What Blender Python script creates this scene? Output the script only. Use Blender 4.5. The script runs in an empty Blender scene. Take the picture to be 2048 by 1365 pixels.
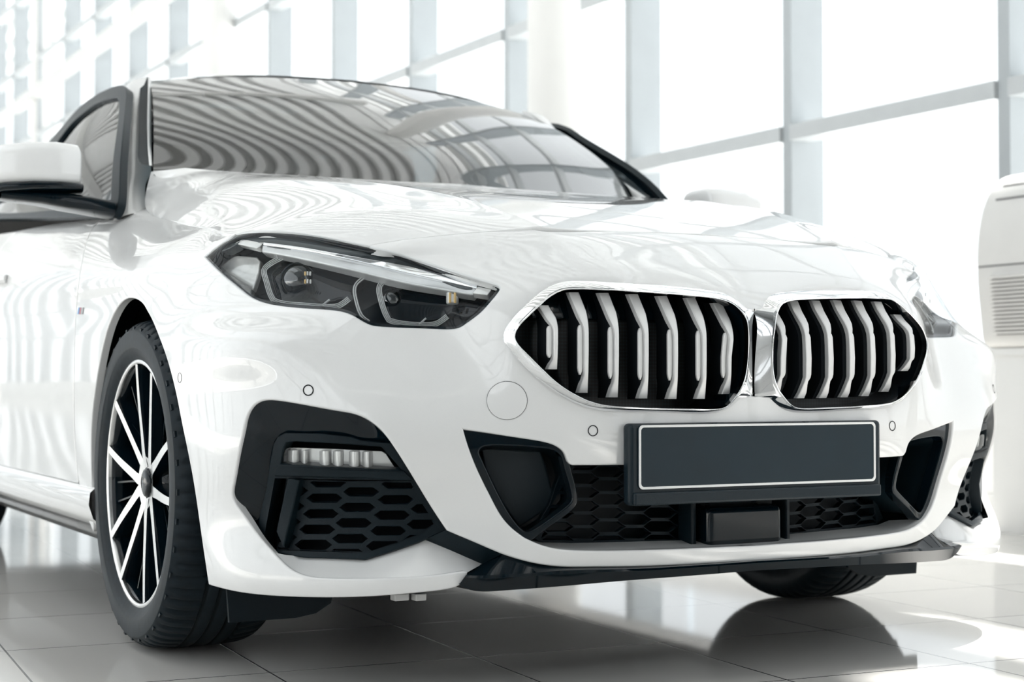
import bpy, math, random
import numpy as np
from mathutils import Vector, Matrix
from mathutils.bvhtree import BVHTree
from mathutils.geometry import delaunay_2d_cdt

scene = bpy.context.scene
COL = scene.collection
R_ = math.radians

# ------------------------------------------------------------------ camera
CAM = np.array([-1.72348, -2.30744, 0.52167])
YAW, PITCH, FPX = R_(27.99934), R_(1.50466), 3230.124
W_, H_ = 2048.0, 1365.0
cd = bpy.data.cameras.new('camera')
cam = bpy.data.objects.new('camera', cd)
COL.objects.link(cam)
cam.location = CAM
cam.rotation_euler = (math.pi / 2 + PITCH, 0, -YAW)
cd.sensor_width = 36.0
cd.lens = FPX / W_ * 36.0
cd.clip_start = 0.05
cd.clip_end = 500
cd.dof.use_dof = True
cd.dof.focus_distance = 2.9
cd.dof.aperture_fstop = 4.5
scene.camera = cam

# ------------------------------------------------------------------ world, sun, exposure
world = bpy.data.worlds.new('overcast_sky')
scene.world = world
world.use_nodes = True
bg = world.node_tree.nodes['Background']
bg.inputs[0].default_value = (0.95, 0.98, 1.0, 1)
bg.inputs[1].default_value = 1.45
sl = bpy.data.lights.new('sun', 'SUN')
sl.energy = 14.0
sl.angle = R_(1.2)
sl.color = (1.0, 0.98, 0.95)
sun = bpy.data.objects.new('sun', sl)
COL.objects.link(sun)
sun.rotation_euler = Vector((-0.33, -0.05, -1.0)).to_track_quat('-Z', 'Y').to_euler()
vs = scene.view_settings
vs.view_transform = 'Standard'
vs.look = 'None'
vs.gamma = 1.0
vs.use_curve_mapping = False
vs.exposure = 0.24
scene.cycles.max_bounces = 10
scene.cycles.diffuse_bounces = 4
scene.cycles.glossy_bounces = 5
scene.cycles.transparent_max_bounces = 16
scene.cycles.caustics_reflective = False
scene.cycles.caustics_refractive = False
scene.cycles.sample_clamp_indirect = 6.0

# ------------------------------------------------------------------ materials
def nodes_of(name):
    m = bpy.data.materials.new(name)
    m.use_nodes = True
    nt = m.node_tree
    return m, nt, nt.nodes['Principled BSDF']

def mat(name, col, rough=0.4, metal=0.0, spec=0.5, coat=0.0, coat_rough=0.03, coat_ior=1.5, ior=1.5, var=0.0, scale=40.0, bump=0.0, rough_var=0.0):
    m, nt, b = nodes_of(name)
    b.inputs['Base Color'].default_value = (*col, 1)
    b.inputs['Roughness'].default_value = rough
    b.inputs['Metallic'].default_value = metal
    b.inputs['IOR'].default_value = ior
    b.inputs['Specular IOR Level'].default_value = spec
    b.inputs['Coat Weight'].default_value = coat
    b.inputs['Coat Roughness'].default_value = coat_rough
    b.inputs['Coat IOR'].default_value = coat_ior
    if var or bump or rough_var:
        tc = nt.nodes.new('ShaderNodeTexCoord')
        nz = nt.nodes.new('ShaderNodeTexNoise')
        nz.inputs['Scale'].default_value = scale
        nz.inputs['Detail'].default_value = 4
        nt.links.new(tc.outputs['Object'], nz.inputs['Vector'])
        if var:
            r = nt.nodes.new('ShaderNodeValToRGB')
            r.color_ramp.elements[0].position = 0.3
            r.color_ramp.elements[1].position = 0.7
            r.color_ramp.elements[0].color = (*[c * (1 - var) for c in col], 1)
            r.color_ramp.elements[1].color = (*[min(1, c * (1 + var)) for c in col], 1)
            nt.links.new(nz.outputs['Fac'], r.inputs['Fac'])
            nt.links.new(r.outputs['Color'], b.inputs['Base Color'])
        if rough_var:
            mr = nt.nodes.new('ShaderNodeMapRange')
            mr.inputs['To Min'].default_value = max(0, rough - rough_var)
            mr.inputs['To Max'].default_value = rough + rough_var
            nt.links.new(nz.outputs['Fac'], mr.inputs['Value'])
            nt.links.new(mr.outputs['Result'], b.inputs['Roughness'])
        if bump:
            bp = nt.nodes.new('ShaderNodeBump')
            bp.inputs['Strength'].default_value = bump
            bp.inputs['Distance'].default_value = 0.002
            nt.links.new(nz.outputs['Fac'], bp.inputs['Height'])
            nt.links.new(bp.outputs['Normal'], b.inputs['Normal'])
    return m

def pane_mat(name, tint, f0, rough=0.0, power=5.0, top=1.0):
    """thin clear sheet: see-through with a mirror film that strengthens towards grazing, the same from both faces"""
    m = bpy.data.materials.new(name)
    m.use_nodes = True
    nt = m.node_tree
    nt.nodes.clear()
    N, Lk = nt.nodes.new, nt.links.new
    o = N('ShaderNodeOutputMaterial')
    mx = N('ShaderNodeMixShader')
    t = N('ShaderNodeBsdfTransparent')
    g = N('ShaderNodeBsdfGlossy')
    t.inputs[0].default_value = (*tint, 1)
    g.inputs['Roughness'].default_value = rough
    geo = N('ShaderNodeNewGeometry')
    dot = N('ShaderNodeVectorMath')
    dot.operation = 'DOT_PRODUCT'
    Lk(geo.outputs['Normal'], dot.inputs[0])
    Lk(geo.outputs['Incoming'], dot.inputs[1])
    def math_(op, a, b_):
        q = N('ShaderNodeMath')
        q.operation = op
        for i, v in enumerate((a, b_)):
            if v is None:
                continue
            if hasattr(v, 'default_value') or hasattr(v, 'links'):
                Lk(v, q.inputs[i])
            else:
                q.inputs[i].default_value = v
        return q.outputs[0]
    c = math_('ABSOLUTE', dot.outputs['Value'], None)
    k = math_('POWER', math_('SUBTRACT', 1.0, c), power)
    f = math_('ADD', math_('MULTIPLY', k, top - f0), f0)
    Lk(f, mx.inputs[0])
    Lk(t.outputs[0], mx.inputs[1])
    Lk(g.outputs[0], mx.inputs[2])
    Lk(mx.outputs[0], o.inputs[0])
    return m

M = {}
M['paint'] = mat('white_car_paint', (0.80, 0.80, 0.795), 0.42, coat=1.0, coat_rough=0.015, coat_ior=1.7, var=0.012, scale=900)
M['gloss'] = mat('gloss_black_trim', (0.0010, 0.0050, 0.0085), 0.06, spec=0.36, rough_var=0.03, scale=30)
M['plastic'] = mat('matte_black_plastic', (0.003, 0.0095, 0.014), 0.42, bump=0.25, scale=700, spec=0.22)
M['deep'] = mat('black_cavity', (0.001, 0.003, 0.005), 0.8, var=0.2, scale=20, spec=0.22)
M['rubber'] = mat('tyre_rubber', (0.006, 0.012, 0.017), 0.5, var=0.25, scale=60, bump=0.15, spec=0.22)
M['chrome'] = mat('chrome', (0.86, 0.87, 0.88), 0.05, metal=1.0, rough_var=0.02, scale=15)
M['satin'] = mat('satin_aluminium', (0.74, 0.74, 0.735), 0.38, metal=0.25, var=0.02, scale=60)
M['polish'] = mat('machined_alloy', (0.80, 0.80, 0.79), 0.22, metal=1.0, rough_var=0.06, scale=80)
M['plate'] = mat('slate_plate', (0.010, 0.022, 0.031), 0.42, spec=0.25, var=0.10, scale=9, rough_var=0.06)
M['holder'] = mat('plate_holder_plastic', (0.010, 0.018, 0.024), 0.30, bump=0.2, scale=500, spec=0.22)
M['white_line'] = mat('white_plate_edge', (0.82, 0.82, 0.81), 0.35, var=0.01, scale=50)
M['house'] = mat('headlight_housing', (0.003, 0.008, 0.012), 0.3, var=0.15, scale=25, spec=0.22)
M['mesh'] = mat('fine_black_mesh', (0.002, 0.006, 0.009), 0.45, var=0.1, scale=30, spec=0.22)

# ------------------------------------------------------------------ mesh helpers
class MB:
    """collects pieces of ONE mesh: vertices, faces, vertex normals"""
    def __init__(s):
        s.v, s.f, s.n = [], [], []
    def add(s, v, f, n=None):
        v = [np.asarray(p, float) for p in v]
        o = len(s.v)
        if n is None:
            n = [np.zeros(3) for _ in v]
            for q in f:
                nn = np.zeros(3)
                for i in range(len(q)):
                    a, b = v[q[i]], v[q[(i + 1) % len(q)]]
                    nn += np.cross(a, b)
                for i in q:
                    n[i] = n[i] + nn
            n = [p / (np.linalg.norm(p) + 1e-12) for p in n]
        s.v += v
        s.n += list(n)
        s.f += [tuple(i + o for i in q) for q in f]
        return s
    def flat(s, v, f):
        # every face with its own vertices: hard edges
        for q in f:
            s.add([v[i] for i in q], [tuple(range(len(q)))])
        return s
    def box(s, c, d, rot=None):
        c = np.array(c, float)
        h = np.array(d, float) / 2
        vs_ = [np.array((x, y, z)) * h for x in (-1, 1) for y in (-1, 1) for z in (-1, 1)]
        if rot is not None:
            vs_ = [np.array(rot @ Vector(p)) for p in vs_]
        vs_ = [p + c for p in vs_]
        return s.flat(vs_, [(0, 1, 3, 2), (4, 6, 7, 5), (0, 4, 5, 1), (2, 3, 7, 6), (0, 2, 6, 4), (1, 5, 7, 3)])
    def rbox(s, c, d, r, rot=None, seg=3):
        # box with rounded edges: rounded rectangle in x-z swept along y with chamfered ends
        c = np.array(c, float)
        hx, hy, hz = np.array(d, float) / 2
        r = min(r, hx * .99, hy * .99, hz * .99)
        ring = []
        for cx, cz, a0 in ((hx, hz, 0), (-hx, hz, 90), (-hx, -hz, 180), (hx, -hz, 270)):
            for k in range(seg + 1):
                a = R_(a0 + 90 * k / seg)
                ring.append((math.copysign(1, cx), math.copysign(1, cz), math.cos(a), math.sin(a)))
        loops = []
        prof = [(-hy, r)] + [(-hy + r * (1 - math.cos(R_(90 * k / seg))), r * (1 - math.sin(R_(90 * k / seg)))) for k in range(seg + 1)]
        prof = [(-hy, r)] + [(-hy + r * (1 - math.cos(R_(90 * k / seg))), r - r * math.sin(R_(90 * k / seg))) for k in range(1, seg + 1)]
        prof += [(-y, i) for y, i in reversed(prof)]
        for y, ins in prof:
            lp = []
            for sx, sz, ca, sa in ring:
                rr = r - ins
                lp.append(np.array((sx * (hx - r) + ca * rr, y, sz * (hz - r) + sa * rr)))
            loops.append(lp)
        if rot is not None:
            loops = [[np.array(rot @ Vector(p)) for p in lp] for lp in loops]
        loops = [[p + c for p in lp] for lp in loops]
        s.loft(loops, closed=True)
        s.add(loops[0], [tuple(range(len(ring)))])
        s.add(loops[-1], [tuple(reversed(range(len(ring))))])
        return s
    def loft(s, loops, closed=False, flip=False):
        n = len(loops[0])
        v = [p for lp in loops for p in lp]
        f = []
        for a in range(len(loops) - 1):
            for i in range(n if closed else n - 1):
                j = (i + 1) % n
                q = (a * n + i, a * n + j, (a + 1) * n + j, (a + 1) * n + i)
                f.append(q if not flip else q[::-1])
        return s.add(v, f)
    def tube(s, pts, r, seg=8, closed=False, flat=1.0):
        pts = [np.asarray(p, float) for p in pts]
        loops = []
        up0 = np.array((0.13, 0.21, 1.0))
        for i, p in enumerate(pts):
            if closed:
                t = pts[(i + 1) % len(pts)] - pts[i - 1]
            else:
                t = pts[min(i + 1, len(pts) - 1)] - pts[max(i - 1, 0)]
            t = t / (np.linalg.norm(t) + 1e-12)
            a = np.cross(t, up0)
            a /= np.linalg.norm(a) + 1e-12
            b = np.cross(a, t)
            rr = r[i] if hasattr(r, '__len__') else r
            loops.append([p + rr * (math.cos(2 * math.pi * k / seg) * a + flat * math.sin(2 * math.pi * k / seg) * b) for k in range(seg)])
        if closed:
            loops.append(loops[0])
        s.loft(loops, closed=True, flip=True)
        if not closed:
            s.add(loops[0], [tuple(range(seg))])
            s.add(loops[-1], [tuple(reversed(range(seg)))])
        return s
    def lathe(s, prof, seg, c, axis='x', a0=0.0, a1=2 * math.pi):
        # prof: (radius, offset along axis)
        full = abs(a1 - a0 - 2 * math.pi) < 1e-6
        loops = []
        for k in range(seg + (0 if full else 1)):
            a = a0 + (a1 - a0) * k / seg
            lp = []
            for r, o in prof:
                if axis == 'x':
                    lp.append(np.array((c[0] + o, c[1] + r * math.cos(a), c[2] + r * math.sin(a))))
                elif axis == 'y':
                    lp.append(np.array((c[0] + r * math.cos(a), c[1] + o, c[2] + r * math.sin(a))))
                else:
                    lp.append(np.array((c[0] + r * math.cos(a), c[1] + r * math.sin(a), c[2] + o)))
            loops.append(lp)
        if full:
            loops.append(loops[0])
        return s.loft(loops)
    def mirrored(s):
        o = MB()
        fx = np.array((-1, 1, 1.0))
        o.v = [p * fx for p in s.v]
        o.n = [p * fx for p in s.n]
        o.f = [q[::-1] for q in s.f]
        return o
    def both(s):
        m = s.mirrored()
        o = len(s.v)
        s.v += m.v
        s.n += m.n
        s.f += [tuple(i + o for i in q) for q in m.f]
        return s
    def orient(s, ref=None):
        """make every face agree with its vertex normals"""
        out = []
        for q in s.f:
            nn = np.zeros(3)
            for i in range(len(q)):
                nn += np.cross(s.v[q[i]], s.v[q[(i + 1) % len(q)]])
            av = sum(s.n[i] for i in q)
            out.append(q if nn @ av >= 0 else q[::-1])
        s.f = out
        return s
    def move(s, t):
        t = np.array(t, float)
        s.v = [p + t for p in s.v]
        return s
    def build(s, name, m, parent=None, label=None, smooth=True):
        me = bpy.data.meshes.new(name)
        org = np.zeros(3)
        if parent is not None:
            org = ORG.get(parent.name, np.zeros(3))
        me.from_pydata([tuple(p - org) for p in s.v], [], s.f)
        me.materials.append(m)
        me.polygons.foreach_set('use_smooth', [smooth] * len(me.polygons))
        me.update()
        if smooth:
            me.normals_split_custom_set_from_vertices([tuple(p) for p in s.n])
        o = bpy.data.objects.new(name, me)
        COL.objects.link(o)
        if parent is not None:
            o.parent = parent
            ORG[o.name] = org
        if label:
            o['label'] = label
        return o

ORG = {}

def thing(name, label, cat, loc=(0, 0, 0), group=None):
    o = bpy.data.objects.new(name, None)
    COL.objects.link(o)
    o.location = loc
    o.empty_display_size = 0.2
    o['label'] = label
    o['category'] = cat
    if group:
        o['group'] = group
    ORG[o.name] = np.array(loc, float)
    return o

def tag(o, label, cat, group=None, kind=None):
    o['label'] = label
    o['category'] = cat
    if group:
        o['group'] = group
    if kind:
        o['kind'] = kind
    return o

def struct(o):
    o['kind'] = 'structure'
    return o

# ------------------------------------------------------------------ projection helpers (camera model -> rays)
FW = np.array([math.sin(YAW) * math.cos(PITCH), math.cos(YAW) * math.cos(PITCH), math.sin(PITCH)])
RT = np.array([math.cos(YAW), -math.sin(YAW), 0.0])
UP = np.cross(RT, FW)

def ray(px, py):
    d = FW + RT * (px - W_ / 2) / FPX - UP * (py - H_ / 2) / FPX
    return d / np.linalg.norm(d)

def on(px, py, ax, val):
    d = ray(px, py)
    return CAM + d * (val - CAM[ax]) / d[ax]

def pr(X):
    X = np.asarray(X, float) - CAM
    d = X @ FW
    return np.array([W_ / 2 + FPX * (X @ RT) / d, H_ / 2 - FPX * (X @ UP) / d])

def ncs(t, P):
    """natural cubic spline through P at knots t -> evaluator"""
    t = np.asarray(t, float)
    P = np.asarray(P, float)
    n = len(t)
    h = np.diff(t)
    A = np.zeros((n, n))
    B = np.zeros_like(P)
    A[0, 0] = A[-1, -1] = 1
    for i in range(1, n - 1):
        A[i, i - 1], A[i, i], A[i, i + 1] = h[i - 1], 2 * (h[i - 1] + h[i]), h[i]
        B[i] = 6 * ((P[i + 1] - P[i]) / h[i] - (P[i] - P[i - 1]) / h[i - 1])
    Mm = np.linalg.solve(A, B)
    def ev(x):
        x = np.asarray(x, float)
        k = np.clip(np.searchsorted(t, x) - 1, 0, n - 2)
        a = (t[k + 1] - x)[..., None]
        b = (x - t[k])[..., None]
        hh = h[k][..., None]
        return (Mm[k] * a ** 3 + Mm[k + 1] * b ** 3) / (6 * hh) + (P[k] / hh - Mm[k] * hh / 6) * a + (P[k + 1] / hh - Mm[k + 1] * hh / 6) * b
    return ev

def chord(P):
    P = np.asarray(P, float)
    return np.concatenate([[0], np.cumsum(np.linalg.norm(np.diff(P, axis=0), axis=1) ** 0.75)])

def tensor(G, nu, nv, creases=()):
    """G[row][station] of 3D points -> dense grid (nv, nu, 3); creases: stations where the curve may kink"""
    G = np.asarray(G, float)
    tu = np.mean([chord(r) for r in G], axis=0)
    tv = np.mean([chord(G[:, j]) for j in range(G.shape[1])], axis=0)
    xu = np.unique(np.concatenate([np.linspace(0, tu[-1], nu), [tu[c] for c in creases]]))
    cuts = [0] + list(creases) + [len(tu) - 1]
    rows = []
    for r in G:
        out = np.zeros((len(xu), 3))
        for a, b in zip(cuts[:-1], cuts[1:]):
            sel = (xu >= tu[a] - 1e-9) & (xu <= tu[b] + 1e-9)
            out[sel] = ncs(tu[a:b + 1], r[a:b + 1])(xu[sel])
        rows.append(out)
    rows = np.array(rows)
    xv = np.linspace(0, tv[-1], nv)
    return ncs(tv, rows.reshape(len(tv), -1))(xv).reshape(nv, len(xu), 3)

def grid_normals(g):
    du = np.gradient(g, axis=1)
    dv = np.gradient(g, axis=0)
    n = np.cross(du, dv)
    return n / (np.linalg.norm(n, axis=2, keepdims=True) + 1e-12)

class Surf:
    def __init__(s, g, outward):
        s.g = g
        s.n = grid_normals(g)
        if (s.n[g.shape[0] // 2, g.shape[1] // 3] @ np.array(outward)) < 0:
            s.n = -s.n
        nv, nu = g.shape[:2]
        s.V = g.reshape(-1, 3)
        s.N = s.n.reshape(-1, 3)
        s.T = []
        for i in range(nv - 1):
            for j in range(nu - 1):
                a = i * nu + j
                s.T += [(a, a + 1, a + nu), (a + 1, a + nu + 1, a + nu)]
        s.bvh = BVHTree.FromPolygons([tuple(p) for p in s.V], s.T)
    def hit(s, o, d):
        loc, nn, idx, dist = s.bvh.ray_cast(Vector(o), Vector(d))
        if loc is None:
            # nearest surface point to the ray (slightly outside the patch)
            best = None
            for t in np.linspace(1.5, 6, 60):
                q = s.bvh.find_nearest(Vector(np.asarray(o) + np.asarray(d) * t))
                if best is None or q[3] < best[3]:
                    best = q
            loc, nn, idx, dist = best
        p = np.array(loc)
        i, j, k = s.T[idx]
        a, b, c = s.V[i], s.V[j], s.V[k]
        m = np.stack([b - a, c - a], 1)
        w = np.linalg.lstsq(m, p - a, rcond=None)[0]
        n = s.N[i] * (1 - w[0] - w[1]) + s.N[j] * w[0] + s.N[k] * w[1]
        return p, n / (np.linalg.norm(n) + 1e-12)
    def px(s, x, y, T=(0, 0, 0)):
        T = np.asarray(T, float)
        p, n = s.hit(CAM - T, ray(x, y))
        return p + T, n

def smooth(pts, step, closed=False):
    """2D/3D polyline through pts (tuples; a trailing 'c' marks a corner), resampled"""
    P, cor = [], []
    for p in pts:
        if p[-1] == 'c':
            P.append(p[:-1]); cor.append(True)
        else:
            P.append(p); cor.append(False)
    P = np.array(P, float)
    n = len(P)
    if closed:
        k0 = next((i for i, c in enumerate(cor) if c), 0)
        P = np.concatenate([np.roll(P, -k0, axis=0), P[k0:k0 + 1]])
        cor = cor[k0:] + cor[:k0] + [True]
        n += 1
        if not any(cor[:-1]):
            # fully smooth closed loop: wrap
            ext = np.concatenate([P[-4:-1], P, P[1:4]])
            t = chord(ext)
            ev = ncs(t, ext)
            L = np.linalg.norm(np.diff(P, axis=0), axis=1).sum()
            m = max(8, int(L / step))
            return ev(np.linspace(t[3], t[3 + n - 1], m + 1)[:-1])
    cor[0] = cor[-1] = True
    idx = [i for i, c in enumerate(cor) if c]
    out = []
    for a, b in zip(idx[:-1], idx[1:]):
        seg = P[a:b + 1]
        L = np.linalg.norm(np.diff(seg, axis=0), axis=1).sum()
        m = max(1, int(round(L / step)))
        if len(seg) == 2:
            q = seg[0] + (seg[1] - seg[0]) * np.linspace(0, 1, m + 1)[:, None]
        else:
            t = chord(seg)
            q = ncs(t, seg)(np.linspace(0, t[-1], m + 1))
        out.append(q[:-1])
    if not closed:
        out.append(P[-1:])
    return np.concatenate(out)

def inside(p, poly):
    x, y = p
    c = False
    j = len(poly) - 1
    for i in range(len(poly)):
        xi, yi = poly[i]
        xj, yj = poly[j]
        if (yi > y) != (yj > y) and x < (xj - xi) * (y - yi) / (yj - yi) + xi:
            c = not c
        j = i
    return c

def cdt(outer, holes, step):
    """fill a 2D outline (with holes) by a constrained triangulation; returns pts, tris, index loops"""
    loops = [np.asarray(outer)] + [np.asarray(h) for h in holes]
    pts, edges, lid = [], [], []
    for lp in loops:
        o = len(pts)
        pts += [tuple(p) for p in lp]
        edges += [(o + i, o + (i + 1) % len(lp)) for i in range(len(lp))]
        lid.append(list(range(o, o + len(lp))))
    allb = np.array(pts)
    lo, hi = allb.min(0), allb.max(0)
    # interior lattice, kept off the borders; even-odd scan lines
    ys = np.arange(lo[1] + step * .6, hi[1], step * 0.87)
    E = [(pts[a], pts[b]) for a, b in edges]
    for r, y in enumerate(ys):
        xs = sorted((xa + (y - ya) * (xb - xa) / (yb - ya)) for (xa, ya), (xb, yb) in E if (ya > y) != (yb > y))
        for a, b in zip(xs[::2], xs[1::2]):
            x0 = math.ceil((a + step * .35 - lo[0]) / step) * step + lo[0] + (step / 2 if r % 2 else 0)
            while x0 < b - step * .35:
                d = allb - (x0, y)
                if (d * d).sum(1).min() > (0.45 * step) ** 2:
                    pts.append((x0, y))
                x0 += step
    res = delaunay_2d_cdt([Vector(p) for p in pts], edges, [], 1, 1e-5)
    v = [tuple(p) for p in res[0]]
    f = [tuple(q) for q in res[2]]
    if holes:
        bb = [(h[:, 0].min(), h[:, 1].min(), h[:, 0].max(), h[:, 1].max(), [tuple(p) for p in h]) for h in loops[1:]]
        keep = []
        for q in f:
            cx = sum(v[i][0] for i in q) / len(q)
            cy = sum(v[i][1] for i in q) / len(q)
            if not any(b[0] < cx < b[2] and b[1] < cy < b[3] and inside((cx, cy), b[4]) for b in bb):
                keep.append(q)
        f = keep
    omap = {}
    for new, olds in enumerate(res[3]):
        for old in olds:
            omap[old] = new
    return v, f, [[omap[i] for i in L] for L in lid]

def rim(mb, P, N, depth, r, closed=True, inner=None):
    """rounded return along a border: P points, N surface normals, rolls over by radius r and goes depth inward"""
    P = np.asarray(P)
    N = np.asarray(N)
    n = len(P)
    if closed:
        t = np.roll(P, -1, 0) - np.roll(P, 1, 0)
    else:
        t = np.gradient(P, axis=0)
    o = np.cross(t, N)
    o /= np.linalg.norm(o, axis=1, keepdims=True) + 1e-12
    if inner is not None:
        # 'inner' : +1 keeps o, -1 flips so that o points off the sheet
        o = o * inner
    V, NN = [], []
    steps = [(0, 0)] + [(r * math.sin(a), -r * (1 - math.cos(a))) for a in (R_(30), R_(60), R_(90))] + [(r, -depth)]
    ang = [0, 30, 60, 90, 90]
    for (du, dn), a in zip(steps, ang):
        V.append(P + o * du + N * dn)
        NN.append(N * math.cos(R_(a)) + o * math.sin(R_(a)))
    f = []
    for a in range(len(steps) - 1):
        for i in range(n if closed else n - 1):
            j = (i + 1) % n
            f.append((a * n + i, a * n + j, (a + 1) * n + j, (a + 1) * n + i))
    mb.add(np.concatenate(V), f, list(np.concatenate(NN)))

def area2(lp):
    lp = np.asarray(lp)
    x, y = lp[:, 0], lp[:, 1]
    return 0.5 * np.sum(x * np.roll(y, -1) - np.roll(x, -1) * y)

def panel(S, outer, holes=(), step=9.0, T=(0, 0, 0), depth=0.014, r=0.002, centre=None, proj=None):
    """sheet cut from surface S along 2D outlines seen through proj (default: the camera model)"""
    proj = proj or (lambda x, y: S.px(x, y, T))
    v2, tris, loops = cdt(outer, list(holes), step)
    P, N = [], []
    for q in v2:
        p, n = proj(q[0], q[1])
        P.append(p)
        N.append(n)
    if centre is not None:
        for i in centre(v2, P):
            P[i] = P[i] * (0, 1, 1)
            N[i] = N[i] * (0, 1, 1)
            N[i] /= np.linalg.norm(N[i])
    mb = MB()
    mb.add(P, tris, N)
    mb.ns = len(tris)
    for k, L in enumerate(loops):
        lp = np.array([P[i] for i in L])
        nn = np.array([N[i] for i in L])
        # direction off the sheet: outer loop outwards, holes inwards
        t = np.roll(lp, -1, 0) - np.roll(lp, 1, 0)
        o = np.cross(t, nn)
        a = area2([v2[i] for i in L])
        # decide sign numerically: compare with the 2D centroid direction of an adjacent triangle
        sgn = loop_sign(v2, tris, L, lp, o, P)
        if depth > 0:
            rim(mb, lp, nn, depth, r, True, sgn)
    return mb.orient()

def loop_sign(v2, tris, L, lp, o, P):
    S_ = set(L)
    tot = 0
    pos = {i: k for k, i in enumerate(L)}
    n = 0
    for t in tris:
        on_ = [i for i in t if i in S_]
        if on_ and len(on_) < 3:
            c = (P[t[0]] + P[t[1]] + P[t[2]]) / 3
            for i in on_:
                tot += np.sign(o[pos[i]] @ (P[i] - c))
            n += 1
            if n > 200:
                break
    return 1 if tot >= 0 else -1
# ------------------------------------------------------------------ car body surfaces
NG = lambda *a: list(a)
def row(x, y, z):
    n = len(x)
    z = [z] * n if not hasattr(z, '__len__') else z
    return [(-a, b, c) for a, b, c in zip(x, y, z)]
YS = [.86, 1.15, 1.5, 2.1, 2.9, 3.7, 4.36]
GRID = [
 row([0,.17,.33,.44,.53,.64,.725,.79,.835,.855,.862,.865,.865,.86,.86,.86,.86,.82], [.06,.065,.08,.10,.125,.16,.205,.262,.335,.43,.62]+YS, .13),
 row([0,.17,.33,.44,.543,.65,.735,.80,.852,.868,.872,.875,.875,.872,.872,.87,.87,.83], [.02,.028,.052,.072,.096,.13,.178,.235,.312,.415,.62]+YS, .19),
 row([0,.17,.33,.438,.55,.65,.735,.797,.848,.868,.878,.883,.885,.884,.884,.88,.88,.84], [.015,.022,.042,.064,.11,.15,.20,.256,.335,.428,.62]+YS, .28),
 row([0,.17,.33,.445,.55,.65,.737,.80,.852,.874,.883,.89,.892,.892,.89,.888,.888,.845], [.014,.021,.038,.062,.103,.142,.188,.242,.318,.415,.62]+YS, .36),
 row([0,.17,.327,.44,.542,.65,.737,.80,.852,.878,.888,.895,.897,.897,.895,.89,.892,.85], [.014,.019,.031,.06,.096,.136,.180,.230,.298,.402,.61]+YS, .44),
 row([0,.17,.33,.448,.535,.65,.735,.80,.850,.877,.889,.897,.9,.9,.898,.893,.895,.85], [.017,.024,.042,.07,.118,.160,.200,.246,.312,.415,.62]+YS, .52),
 row([0,.17,.33,.455,.53,.645,.728,.80,.851,.876,.889,.897,.9,.9,.898,.893,.895,.85], [.012,.03,.056,.089,.15,.198,.232,.267,.328,.432,.63]+YS, .60),
 row([0,.17,.33,.455,.535,.645,.71,.765,.81,.845,.88,.895,.898,.898,.897,.892,.892,.845], [.016,.037,.066,.10,.168,.225,.265,.32,.405,.50,.66]+YS, .65),
 row([0,.17,.32,.45,.535,.635,.705,.762,.81,.84,.872,.892,.896,.896,.895,.89,.885,.84], [.052,.06,.078,.138,.195,.258,.305,.365,.455,.54,.69]+YS, .70),
 row([0,.17,.325,.455,.545,.63,.70,.757,.803,.83,.858,.882,.89,.89,.89,.885,.88,.83], [.108,.115,.14,.19,.24,.283,.335,.41,.49,.59,.72,.87]+YS[1:], [.75,.75,.75,.742,.74,.738,.745,.75,.753,.75,.755,.76,.775,.80,.82,.84,.84,.83]),
 row([0,.17,.329,.47,.555,.62,.685,.745,.79,.787,.78,.768,.757,.765,.80,.80,.78,.74], [.19,.2,.221,.248,.276,.304,.37,.46,.524,.64,.76,.93,1.15,1.47,2.1,2.9,3.7,4.34], [.803,.802,.799,.787,.776,.765,.785,.80,.794,.80,.82,.845,.88,.915,.945,.985,.98,.95]),
 row([0,.17,.33,.46,.53,.58,.63,.69,.73,.73,.72,.71,.70,.71,.74,.75,.72,.68], [.27,.28,.30,.32,.35,.37,.43,.52,.58,.66,.78,.95,1.17,1.48,2.1,2.9,3.7,4.34], [.83,.829,.826,.815,.805,.80,.82,.83,.82,.83,.85,.875,.91,.935,.96,1.0,.99,.96]),
]
for r_ in GRID:
    # carry the curves across the mid-line so that the nose has no crease
    r_[:0] = [(-r_[2][0], r_[2][1], r_[2][2]), (-r_[1][0], r_[1][1], r_[1][2])]
def sstep(x, a, b_):
    t = np.clip((x - a) / (b_ - a), 0, 1)
    return t * t * (3 - 2 * t)
def crease(g, n, ridge, h, w):
    """raise a crisp styling crease along |x| = ridge"""
    s_ = np.abs(np.abs(g[..., 0]) - ridge)
    return g + n * (h * np.exp(-s_ / w))[..., None]
rg_ = tensor(GRID, 420, 160)
rn_ = grid_normals(rg_)
if rn_[80, 140] @ np.array((-1, -1, 0)) < 0:
    rn_ = -rn_
zz_ = rg_[..., 2]
RING = Surf(crease(rg_, rn_, .305 + .024 * sstep(zz_, .69, .80), .006 * sstep(zz_, .705, .79) * (rg_[..., 1] < .6), .045), (-1, -1, 0))
CEN = np.array([[0, np.interp(0, -r[:90, 0], r[:90, 1]), np.interp(0, -r[:90, 0], r[:90, 2])] for r in RING.g])

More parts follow.
